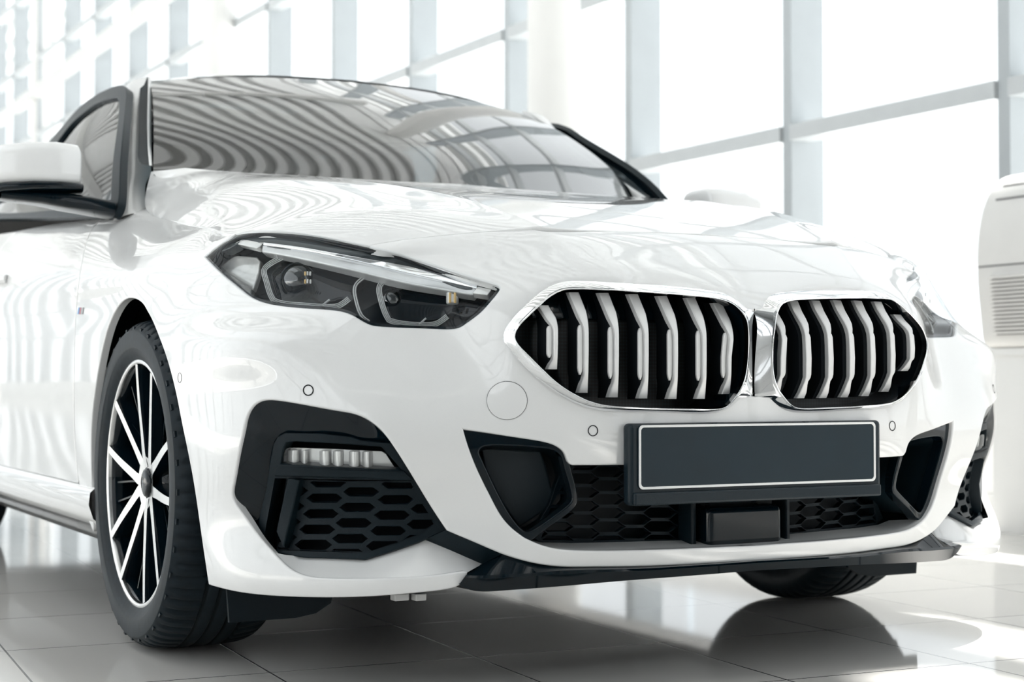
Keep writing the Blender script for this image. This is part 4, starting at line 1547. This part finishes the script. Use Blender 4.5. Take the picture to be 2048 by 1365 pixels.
pair(panel(SIDE, P2(trim), [P2(glz)], 14, (-.003, 0, 0), .02, .003, proj=lambda x, y: spx((x, y), (-.003, 0, 0))), 'window_trim', M['plastic'], car)
pair(panel(SIDE, P2(offset(glz, 2)), (), 14, depth=0, proj=lambda x, y: spx((x, y), (.008, 0, 0))), 'side_window', M['sideglass'], car)
# rear side window (further back, not in the picture's centre)
# pillar
po = ld(sm([(226,444),(233,412),(238.4,347.7),(244.5,265.4),(251.7,193),(250,176)], 30), (-.80,1.376,.907), (-.655,1.90,1.285))
pi_ = ld(sm([(292,426),(290,385),(294,362),(302,346),(301,330),(299,299),(298,214),(298,155)], 30), (-.718,1.40,.925), (-.573,1.93,1.336))
pm = [a * .5 + b_ * .5 + np.array((-.010, -.018, .004)) for a, b_ in zip(po, pi_)]
pq = [a * .8 + b_ * .2 + np.array((-.008, -.010, .002)) for a, b_ in zip(po, pi_)]
pn = [a * .2 + b_ * .8 + np.array((-.004, -.010, .004)) for a, b_ in zip(po, pi_)]
ap = MB(); ap.loft([po, pq, pm, pn, pi_]); face_out(ap, (-.5, -.7, .3))
pair(ap, 'windscreen_pillar', M['paint'], car)
so = ld(sm([(284.4,158),(279.5,214.6),(277.8,299),(279.5,323.5),(285,331)], 24), (-.598,1.93,1.33), (-.70,1.46,1.03))
si = ld(sm([(297,157),(295.5,214),(296,299),(299,334)], 24), (-.575,1.93,1.335), (-.69,1.46,1.028))
so = [p + np.array((-.004, -.006, .002)) for p in so]
si = [p + np.array((-.003, -.006, .002)) for p in si]
bs = MB(); bs.loft([so, si]); face_out(bs, (-.3, -.8, .4))
pair(bs, 'pillar_strip', M['plastic'], car)
sj = ld(sm([(302.5,158),(303,220),(303,265),(303.5,300),(305,338)], 24), (-.563,1.93,1.335), (-.68,1.46,1.028))
ws = MB(); ws.loft([[p + np.array((0, -.004, 0)) for p in si], [(a + b_) / 2 + np.array((0, -.010, .003)) for a, b_ in zip(si, sj)], sj]); face_out(ws, (-.2, -.9, .4))
pair(ws, 'windscreen_edge_strip', M['paint'], car)  # thin white strip along the windscreen edge
# windscreen
hd = [on(304,162,1,1.932), on(444,159,1,1.895), on(570,162,1,1.88), None]
xs_t = [-.563, -.42, -.28, -.14, 0]
top_c = {0: (1.868, 1.362)}
topl = [np.array((x, 1.868 + .205 * x * x, 1.363 - .105 * x * x)) for x in xs_t]
botl = [np.array((x * 1.215, 1.175 + .60 * (x * 1.215) ** 2, .972 + .115 * (x * 1.215) ** 2)) for x in xs_t]
WS = []
for t in (-.05, 0, .25, .5, .75, 1):
    WS.append([(b_ * (1 - t) + a * t) + np.array((0, -.030, .048)) * 4 * max(t, 0) * (1 - max(t, 0)) * .55 for a, b_ in zip(topl, botl)])
WS = [r_ + [p * (-1, 1, 1) for p in r_[::-1][1:]] for r_ in WS]
wg = tensor(WS, 60, 40)
WSF = Surf(wg, (0, -.6, .8))
def grid_mesh(sf, n_flip=False):
    g = sf.g
    nv, nu = g.shape[:2]
    mb = MB()
    mb.add(list(sf.V), [(i * nu + j, i * nu + j + 1, (i + 1) * nu + j + 1, (i + 1) * nu + j) for i in range(nv - 1) for j in range(nu - 1)], list(sf.N))
    return mb.orient()
grid_mesh(WSF).build('windscreen', M['screen'], car)
# roof, back to the boot lid
xr = [0, -.25, -.42, -.53, -.59, -.625, -.648]
dz = [0, .006, .022, .045, .063, .082, .103]
RF = []
for y, zc, k in ((1.885, 1.372, 1), (2.0, 1.392, .99), (2.2, 1.410, .965), (2.5, 1.418, .94), (2.9, 1.405, .92), (3.3, 1.345, .92), (3.7, 1.235, .95), (4.0, 1.13, 1.0)):
    RF.append([np.array((x * k, y + (.205 * x * x if y < 1.9 else .10 * x * x), zc - d * (1.0 if y < 2.6 else .95))) for x, d in zip(xr, dz)])
RF = [r_ + [p * (-1, 1, 1) for p in r_[::-1][1:]] for r_ in RF]
RF = [r_ for r_ in RF]
ROOF = Surf(tensor(RF, 90, 60), (0, 0, 1))
grid_mesh(ROOF).build('roof', M['paint'], car)
# boot lid and tail
TL = []
for y, z, hw_ in ((3.99, 1.13, .66), (4.15, 1.075, .73), (4.32, 1.045, .77), (4.43, 1.00, .80), (4.47, .90, .825), (4.47, .70, .84), (4.49, .50, .845), (4.48, .30, .84), (4.40, .22, .82)):
    TL.append([np.array((hw_ * f_, y - .22 * (hw_ * f_) ** 2, z - (.05 * f_ * f_ if z > 1 else 0))) for f_ in (-1, -.75, -.4, 0, .4, .75, 1)])
grid_mesh(Surf(tensor(TL, 40, 40), (0, .5, .5))).build('boot_lid', M['paint'], car)
cp_ = MB()
cp_.loft([[np.array((-.60 + .05 * t - (1 - t) * 0, 2.95 + 1.12 * t, 1.315 - .23 * t)) for t in np.linspace(0, 1, 10)],
          [np.array((-.715, 2.98 + 1.12 * t, 1.15 - .10 * t)) for t in np.linspace(0, 1, 10)],
          [np.array((-.80 + .05 * t, 3.0 + 1.18 * t, .985 - .04 * t)) for t in np.linspace(0, 1, 10)]])
face_out(cp_, (-1, 0, .3))
pair(cp_, 'rear_pillar', M['paint'], car)
# cabin
db = MB(); db.rbox((0, 1.66, .87), (1.30, .50, .10), .04); db.build('dashboard', M['deep'], car)
for sx in (-1, 1):
    st_ = MB(); st_.rbox((sx * .36, 2.45, .86), (.46, .16, .62), .07, Matrix.Rotation(R_(-14), 3, 'X')); st_.rbox((sx * .36, 2.55, 1.20), (.26, .10, .17), .05, Matrix.Rotation(R_(-10), 3, 'X'))
    st_.build('front_seat', M['deep'], car)
sw = MB(); sw.tube([np.array((-.36 * 0 + .36 + .18 * math.cos(t), 1.92 + .06 * math.sin(t), .93 + .17 * math.sin(t))) for t in np.linspace(0, 2 * math.pi, 33)[:-1]], .015, 8, True); sw.build('steering_wheel', M['deep'], car)

# ------------------------------------------------------------------ door mirrors
mb = MB()
SH = [(-.862, .30, 1.018, 1.462), (-.866, .86, 1.018, 1.46), (-.874, 1.0, 1.018, 1.458), (-.92, 1.03, 1.019, 1.452), (-.98, 1.0, 1.017, 1.452), (-1.04, .92, 1.012, 1.462), (-1.075, .76, 1.006, 1.476), (-1.09, .40, 1.0, 1.488)]
loops = []
for x, k, zc, yc in SH:
    lp = []
    for t in np.linspace(0, 2 * math.pi, 41)[:-1]:
        ct, st_ = math.cos(t), math.sin(t)
        e = .55
        lp.append(np.array((x, yc + .075 * k * math.copysign(abs(ct) ** e, ct), zc + .052 * k * math.copysign(abs(st_) ** e, st_))))
    loops.append(lp)
mb.loft(loops, closed=True)
mb.add(loops[0], [tuple(range(40))]); mb.add(loops[-1], [tuple(range(39, -1, -1))])
cc = np.array((-.97, 1.46, 1.015))
if sum((p - cc) @ n_ for p, n_ in zip(mb.v, mb.n)) < 0:
    mb.n = [-q for q in mb.n]; mb.f = [q[::-1] for q in mb.f]
MR = pair(mb, 'door_mirror', M['paint'], car)
mb = MB()
loops = []
for x, k, zc, yc in SH[1:]:
    lp = []
    for t in np.linspace(0, 2 * math.pi, 25)[:-1]:
        ct, st_ = math.cos(t), math.sin(t)
        lp.append(np.array((x + .004, yc - .004 + .074 * k * math.copysign(abs(ct) ** .6, ct), zc - .050 + .012 * math.copysign(abs(st_) ** .6, st_))))
    loops.append(lp)
mb.loft(loops, closed=True)
if sum((p - (cc - (0, 0, .05))) @ n_ for p, n_ in zip(mb.v, mb.n)) < 0:
    mb.n = [-q for q in mb.n]; mb.f = [q[::-1] for q in mb.f]
pair(mb, 'mirror_lower_case', M['gloss'], MR)
arm_top = ld([(-60,371),(60,377),(120,376),(215,391)], (-1.03,1.44,.965), (-.81,1.40,.935))
mb = MB()
ARM = [(-1.04, 1.455, .948, .040, .011), (-.95, 1.45, .944, .050, .015), (-.90, 1.44, .938, .055, .019), (-.85, 1.42, .930, .055, .020), (-.80, 1.40, .920, .05, .020)]
loops = []
for x, y, z, hy, hz in ARM:
    loops.append([np.array((x, y + hy * math.copysign(abs(math.cos(t)) ** .6, math.cos(t)), z + hz * math.copysign(abs(math.sin(t)) ** .6, math.sin(t)))) for t in np.linspace(0, 2 * math.pi, 25)[:-1]])
mb.loft(loops, closed=True)
if sum((p - np.array((-.9, 1.43, .935))) @ n_ for p, n_ in zip(mb.v, mb.n)) < 0:
    mb.n = [-q for q in mb.n]; mb.f = [q[::-1] for q in mb.f]
pair(mb, 'mirror_arm', M['gloss'], MR)
# door handle
mb = MB()
hp = on(20, 500, 0, -.905)
mb.tube([np.array((-.895, 2.12, .80)), np.array((-.925, 2.15, .80)), np.array((-.930, 2.22, .803)), np.array((-.925, 2.30, .805)), np.array((-.895, 2.33, .805))], .013, 10)
pair(mb, 'door_handle', M['paint'], fd)
# ------------------------------------------------------------------ showroom
# floor tiles
fm, nt, b = nodes_of('polished_floor_tiles')
tc = nt.nodes.new('ShaderNodeTexCoord')
mp = nt.nodes.new('ShaderNodeMapping')
mp.vector_type = 'POINT'
mp.inputs['Rotation'].default_value = (0, 0, 0.0615)
mp.inputs['Location'].default_value = (-.045 + .404 * 40, .010 + .445 * 40, 0)
bt = nt.nodes.new('ShaderNodeTexBrick')
bt.offset = 0.0
bt.squash = 1.0
bt.inputs['Scale'].default_value = 1.0
b.inputs['IOR'].default_value = 1.45
bt.inputs['Brick Width'].default_value = .404
bt.inputs['Row Height'].default_value = .445
bt.inputs['Mortar Size'].default_value = .0022
bt.inputs['Mortar Smooth'].default_value = .1
bt.inputs['Color1'].default_value = (.70, .68, .65, 1)
bt.inputs['Color2'].default_value = (.73, .71, .68, 1)
bt.inputs['Mortar'].default_value = (.055, .06, .062, 1)
nz = nt.nodes.new('ShaderNodeTexNoise')
nz.inputs['Scale'].default_value = 6
nz.inputs['Detail'].default_value = 6
mxr = nt.nodes.new('ShaderNodeMapRange')
mxr.inputs['To Min'].default_value = .045
mxr.inputs['To Max'].default_value = .085
nt.links.new(tc.outputs['Object'], mp.inputs['Vector'])
nt.links.new(mp.outputs[0], bt.inputs['Vector'])
nt.links.new(tc.outputs['Object'], nz.inputs['Vector'])
nt.links.new(nz.outputs['Fac'], mxr.inputs['Value'])
nt.links.new(bt.outputs['Color'], b.inputs['Base Color'])
nt.links.new(mxr.outputs[0], b.inputs['Roughness'])
bp = nt.nodes.new('ShaderNodeBump')
bp.inputs['Strength'].default_value = .6
bp.inputs['Distance'].default_value = .002
bp.invert = True
nt.links.new(bt.outputs['Fac'], bp.inputs['Height'])
nt.links.new(bp.outputs[0], b.inputs['Normal'])
M['floor'] = fm
M['wallw'] = mat('white_wall_paint', (.80, .80, .79), .6, var=.02, scale=4)
M['steel'] = mat('pale_window_frame', (.33, .355, .37), .45, var=.02, scale=8)
M['rail'] = mat('grey_transom', (.42, .44, .45), .45, var=.03, scale=8)
M['colm'] = mat('white_column_paint', (.62, .615, .60), .5, var=.02, scale=3)
M['ceil'] = mat('corrugated_roof_sheet', (.68, .685, .68), .5, var=.04, scale=2)
M['beam'] = mat('beam_paint', (.55, .55, .54), .5, var=.03, scale=2)
M['glazing'] = pane_mat('window_glazing', (.97, .985, .985), 0.04, 0.0, 6.0, 0.5)
M['ac'] = mat('ac_cream_plastic', (.70, .69, .67), .4, var=.02, scale=10)
M['acs'] = mat('ac_slot', (.10, .10, .10), .6, var=.05, scale=10)
M['yard'] = mat('pale_bounce_ground', (.86, .87, .88), .8, var=.03, scale=.3)  # pale ground outside, made bright to bounce daylight onto the ceiling
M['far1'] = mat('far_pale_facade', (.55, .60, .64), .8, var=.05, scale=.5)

X_L, X_R, Y_F, Y_B, Z_C = -5.4, 2.785, -13.0, 30.0, 6.0
def wx(y):
    return X_R - .03 * (y - 2.2)
fl_ = MB()
fl_.flat([np.array(p) for p in ((X_L - .2, Y_F - .2, 0), (3.6, Y_F - .2, 0), (3.6, Y_B + .2, 0), (X_L - .2, Y_B + .2, 0), (X_L - .2, Y_F - .2, -.2), (3.6, Y_F - .2, -.2), (3.6, Y_B + .2, -.2), (X_L - .2, Y_B + .2, -.2))],
         [(0, 1, 2, 3), (7, 6, 5, 4), (0, 4, 5, 1), (1, 5, 6, 2), (2, 6, 7, 3), (3, 7, 4, 0)])
struct(fl_.build('floor', M['floor'], None, None, False))
# low parapet walls under the glazing
def run(mb, y0, y1, x_in, x_out, z0, z1, f):
    v = [np.array((f(y) + dx, y, z)) for y in (y0, y1) for dx in (x_in, x_out) for z in (z0, z1)]
    return mb.flat(v, [(0, 1, 3, 2), (4, 6, 7, 5), (0, 4, 5, 1), (2, 3, 7, 6), (0, 2, 6, 4), (1, 5, 7, 3)])
SILL = .475
struct(run(MB(), Y_F, Y_B, 0, .30, 0, SILL, wx).build('wall_right', M['wallw'], None, None, False))
struct(run(MB(), Y_F, Y_B, -.012, 0, 0, .10, wx).build('baseboard_right', M['wallw'], None, None, False))
lx = lambda y: X_L
struct(run(MB(), Y_F, Y_B, -.30, 0, 0, .42, lx).build('wall_left', M['wallw'], None, None, False))
M['wallg'] = mat('grey_wall_paint', (.30, .31, .315), .6, var=.03, scale=2)
wb = MB(); wb.box(((X_L + 3.3) / 2, Y_F - .1, 3.1), (3.3 - X_L, .2, 6.2)); struct(wb.build('wall_front', M['wallg'], None, None, False))
wb = MB(); wb.box(((X_L + 3.0) / 2, Y_B + .1, .3), (3.0 - X_L, .2, .6)); struct(wb.build('wall_back', M['wallw'], None, None, False))

# glazed bays
MY = [2.20 + 1.275 * k for k in range(-9, 22)]
ZT = [1.64, 2.57, 3.52, 4.45, 5.35]
wn = 0
def bay(y0, y1, fx, side):
    """one glazed bay between two posts: post, transoms, pane"""
    global wn
    wn += 1
    sg_ = 1 if side == 'right' else -1
    z0 = SILL if side == 'right' else .42
    p = run(MB(), y0 - .03, y0 + .03, 0 if sg_ > 0 else -.15, .15 if sg_ > 0 else 0, z0, Z_C, fx)
    run(p, y0 - .018, y0 + .018, .15 if sg_ > 0 else -.19, .19 if sg_ > 0 else -.15, z0, Z_C, fx)
    w = p.build('window_%d' % wn, M['steel'], None, None, False)
    struct(w)
    for z in ZT:
        t = run(MB(), y0 + .035, y1 - .032, -.015 if sg_ > 0 else -.10, .10 if sg_ > 0 else .015, z - .035, z + .035, fx)
        t.build('transom', M['rail'] if sg_ > 0 else M['steel'], w, None, False)
    g = run(MB(), y0 + .02, y1 - .02, .168 if sg_ > 0 else -.168, .168 if sg_ > 0 else -.168, z0, Z_C, fx)
    q = MB()
    dx = .168 * sg_
    q.flat([np.array((fx(y0) + dx, y0 + .02, z0)), np.array((fx(y1) + dx, y1 - .02, z0)), np.array((fx(y1) + dx, y1 - .02, Z_C)), np.array((fx(y0) + dx, y0 + .02, Z_C))], [(0, 1, 2, 3)])
    q.build('pane', M['glazing'], w, None, False)
for k in range(len(MY) - 1):
    bay(MY[k], MY[k + 1], wx, 'right')
lwf = MB(); lwf.box((X_L - .15, (Y_F - 9.4) / 2, 3.3), (.3, -9.4 - Y_F, 5.8)); struct(lwf.build('wall_left', M['wallg'], None, None, False))
for k in range(-5, 20):
    y0 = -1.5 + 1.575 * k
    bay(y0, y0 + 1.575, lx, 'left')
# glazing of the two end walls
for yb, k in [(Y_B, k) for k in range(8)]:
    x0, x1 = X_L + 1.5 * k, X_L + 1.5 * (k + 1)
    wn += 1
    q = MB(); q.box((x0, yb, 3.3), (.07, .14, 5.4)); 
    w = struct(q.build('window_%d' % wn, M['steel'], None, None, False))
    q = MB(); q.flat([np.array((x0, yb + .05, .6)), np.array((x1, yb + .05, .6)), np.array((x1, yb + .05, Z_C)), np.array((x0, yb + .05, Z_C))], [(0, 1, 2, 3)])
    q.build('pane', M['glazing'], w, None, False)
rwf = run(MB(), Y_F, MY[0] - .05, 0, .3, SILL, Z_C, wx)
struct(rwf.build('wall_right', M['wallg'], None, None, False))
# ceiling: profiled sheets running along the hall, with two unseen narrow roof lights near the glazed wall, shaped to lay sun strips on the floor
def sheet_roof(x0, x1, name, ya=-1.8, yb=Y_B + .2, zr=Z_C, m='ceil'):
    mb = MB()
    pitch, hgt = .27, .15
    xs, zs = [], []
    x = x0
    while x < x1 - 1e-6:
        for dx, dz in ((0, 0), (.11, 0), (.135, hgt), (.235, hgt)):
            if x + dx < x1:
                xs.append(x + dx); zs.append(dz)
        x += pitch
    xs.append(x1); zs.append(zs[-1])
    lo = [[np.array((a, y, zr + c)) for a, c in zip(xs, zs)] for y in (ya, yb)]
    n = len(xs)
    lo = lo
    for i in range(n - 1):
        mb.flat([lo[0][i], lo[0][i + 1], lo[1][i + 1], lo[1][i]], [(0, 3, 2, 1)])
    top = [np.array((xs[0], ya, zr + .22)), np.array((xs[-1], ya, zr + .22)), np.array((xs[-1], yb, zr + .22)), np.array((xs[0], yb, zr + .22))]
    mb.flat(top, [(0, 1, 2, 3)])
    struct(mb.build(name, M[m], None, None, False))
SKY = [(2.20, 2.42), (2.62, 2.85)]
sheet_roof(X_L - .3, -4.0, 'ceiling')
sheet_roof(-2.0, 2.20, 'ceiling')
sheet_roof(2.42, 2.62, 'ceiling')
sheet_roof(2.85, 3.7, 'ceiling')
for (a, c), ye in zip(SKY + [(-4.0, -2.0)], (.25, .80, 14.0)):  # wide left roof light is unseen, added to brighten the floor there
    wn += 1
    q = MB(); q.flat([np.array((a, Y_F, Z_C + .06)), np.array((c, Y_F, Z_C + .06)), np.array((c, ye, Z_C + .06)), np.array((a, ye, Z_C + .06))], [(0, 1, 2, 3)])
    struct(q.build('window_%d' % wn, M['glazing'], None, None, False))
    q = MB(); q.box(((a + c) / 2, (ye + Y_B) / 2, Z_C + .06), (c - a + .05, Y_B - ye, .06)); struct(q.build('ceiling', M['ceil'], None, None, False))
M['soffit'] = mat('darkened_front_ceiling', (.24, .25, .255), .6, var=.03, scale=2)  # unseen front ceiling, added darker so the black trim reflects less
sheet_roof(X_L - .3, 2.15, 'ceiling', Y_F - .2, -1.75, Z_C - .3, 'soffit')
sheet_roof(2.42, 2.62, 'ceiling', Y_F - .2, -1.8)
sheet_roof(2.85, 3.7, 'ceiling', Y_F - .2, -1.8)
tn = 0
for y in (-5.5, 0.6, 6.6, 12.6, 18.6, 24.6):
    tn += 1
    q = MB(); q.box(((X_L + 2.6) / 2, y, Z_C - .16), (2.6 - X_L, .18, .30)); struct(q.build('trim_%d' % tn, M['beam'], None, None, False))
tn += 1
q = MB(); q.box((2.30, 17.0, 4.02), (.10, 23.0, .13)); struct(q.build('trim_%d' % tn, M['beam'], None, None, False))
# round columns
for y in (-6.3, -.65, 5.02, 10.7, 17.6, 23.5):
    q = MB(); q.lathe([(.137, 0), (.137, Z_C)], 40, (2.42, y, 0), 'z')
    if sum(n_ @ (p - np.array((2.42, y, p[2]))) for p, n_ in zip(q.v, q.n)) < 0:
        q.n = [-p for p in q.n]; q.f = [t[::-1] for t in q.f]
    o = struct(q.build('column', M['colm']))
# ------------------------------------------------------------------ air conditioner on the right wall
AY0, AY1 = .55, 1.93
ac = thing('air_conditioner', 'cream curved air conditioner unit with louvred lower panel on right glazed wall', 'air conditioner', (2.6, 1.25, 0))
prof = [(2.74, .645), (2.44, .645), (2.415, .66), (2.40, .72), (2.385, .85), (2.382, .95), (2.39, 1.05), (2.41, 1.13), (2.44, 1.19), (2.48, 1.235), (2.54, 1.262), (2.74, 1.268)]
pf = smooth([(2.44, .645, 'c'), (2.415, .66), (2.40, .72), (2.385, .85), (2.382, .95), (2.39, 1.05), (2.41, 1.13), (2.44, 1.19), (2.48, 1.235), (2.54, 1.262), (2.74, 1.268, 'c')], .02)
pf = [(2.74, .645)] + [tuple(p) for p in pf]
q = MB()
A_ = [np.array((x, AY1, z)) for x, z in pf]
B_ = [np.array((x, AY0, z)) for x, z in pf]
q.loft([A_, B_], closed=True)
if sum(n_ @ (p - np.array((2.6, p[1], .95))) for p, n_ in zip(q.v, q.n)) < 0:
    q.n = [-p for p in q.n]; q.f = [t[::-1] for t in q.f]
q.add(A_, [tuple(range(len(A_)))]); q.add(B_, [tuple(reversed(range(len(B_))))])
q.build('casing', M['ac'], ac)
def pfx(z):
    zz = sorted((c, a) for a, c in pf[1:-1])
    return float(np.interp(z, [c for c, a in zz], [a for c, a in zz]))
q = MB()
q.loft([[np.array((pfx(z) - .0015, y, z)) for z in np.linspace(.69, .895, 8)] for y in (AY1 - .07, AY0 + .07)])
q.build('louvre_recess', M['acs'], ac)
for k in range(15):
    z = .700 + .0136 * k
    q = MB(); q.box((pfx(z) - .008, (AY0 + AY1) / 2, z), (.022, AY1 - AY0 - .14, .0075), Matrix.Rotation(R_(-20), 3, 'Y')); q.build('louvre', M['ac'], ac, None, False)
for z in (1.165, 1.215):
    q = MB(); q.box((pfx(z) + .001, (AY0 + AY1) / 2 - .02, z), (.008, AY1 - AY0 - .06, .006)); q.build('top_groove', M['acs'], ac, None, False)
q = MB(); q.box((pfx(.905) + .001, (AY0 + AY1) / 2, .930), (.006, AY1 - AY0 - .01, .005)); q.build('panel_joint', M['acs'], ac, None, False)
bx = thing('wall_plinth', 'low white boxed plinth under the air conditioner', 'plinth', (2.62, 1.2, 0))
q = MB(); q.box((2.60, 1.15, .31), (.30, 1.56, .62)); q.build('plinth_box', M['wallw'], bx, None, False)
q = MB(); q.box((2.60, 1.15, .632), (.33, 1.60, .024)); q.build('plinth_top', M['wallw'], bx, None, False)

# ------------------------------------------------------------------ outside
yd = MB(); yd.flat([np.array(p) for p in ((3.6, -80, -.35), (160, -80, -.35), (160, 160, -.35), (3.6, 160, -.35))], [(0, 1, 2, 3)])
o = yd.build('ground_outside', M['yard'], None, None, False); struct(o)
yd = MB(); yd.flat([np.array(p) for p in ((-160, -80, -.35), (X_L - .4, -80, -.35), (X_L - .4, 160, -.35), (-160, 160, -.35))], [(0, 1, 2, 3)])
o = yd.build('ground_outside', M['yard'], None, None, False); struct(o)
def house(name, label, c, d, m):
    t = thing(name, label, 'building', (c[0], c[1], -.35))
    q = MB(); q.box((c[0], c[1], d[2] / 2 - .35), d); q.build('facade', m, t, None, False)
    q = MB(); q.box((c[0], c[1], d[2] - .30), (d[0] * 1.03, d[1] * 1.03, .25)); q.build('roof_edge', M['yard'], t, None, False)
    for k in range(4):
        for r in range(max(1, int(d[2] // 3))):
            q = MB(); q.box((c[0] - d[0] / 2 - .02, c[1] - d[1] / 2 + d[1] * (k + .5) / 4, 1.2 + 3 * r), (.06, d[1] * .12, 1.3)); q.build('facade_window', M['rail'], t, None, False)
def out_at(px, dist):
    d = ray(px, 767); d = d / np.linalg.norm(d[:2])
    return CAM + d * dist
a = out_at(1868, 60)
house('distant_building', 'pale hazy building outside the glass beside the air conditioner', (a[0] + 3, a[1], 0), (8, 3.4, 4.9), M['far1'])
a = out_at(1380, 60)
lp = thing('street_lamp', 'thin pale street lamp post outside the glass', 'street lamp', (a[0], a[1], -.35))
q = MB(); q.lathe([(.11, 0), (.07, 12.5)], 12, (a[0], a[1], -.35), 'z'); q.build('lamp_post', M['far1'], lp)
q = MB(); q.tube([np.array((a[0], a[1], 12.0)), np.array((a[0] - .3, a[1] - .4, 12.4)), np.array((a[0] - 1.6, a[1] - 1.2, 12.6))], .06, 8); q.build('lamp_arm', M['far1'], lp)
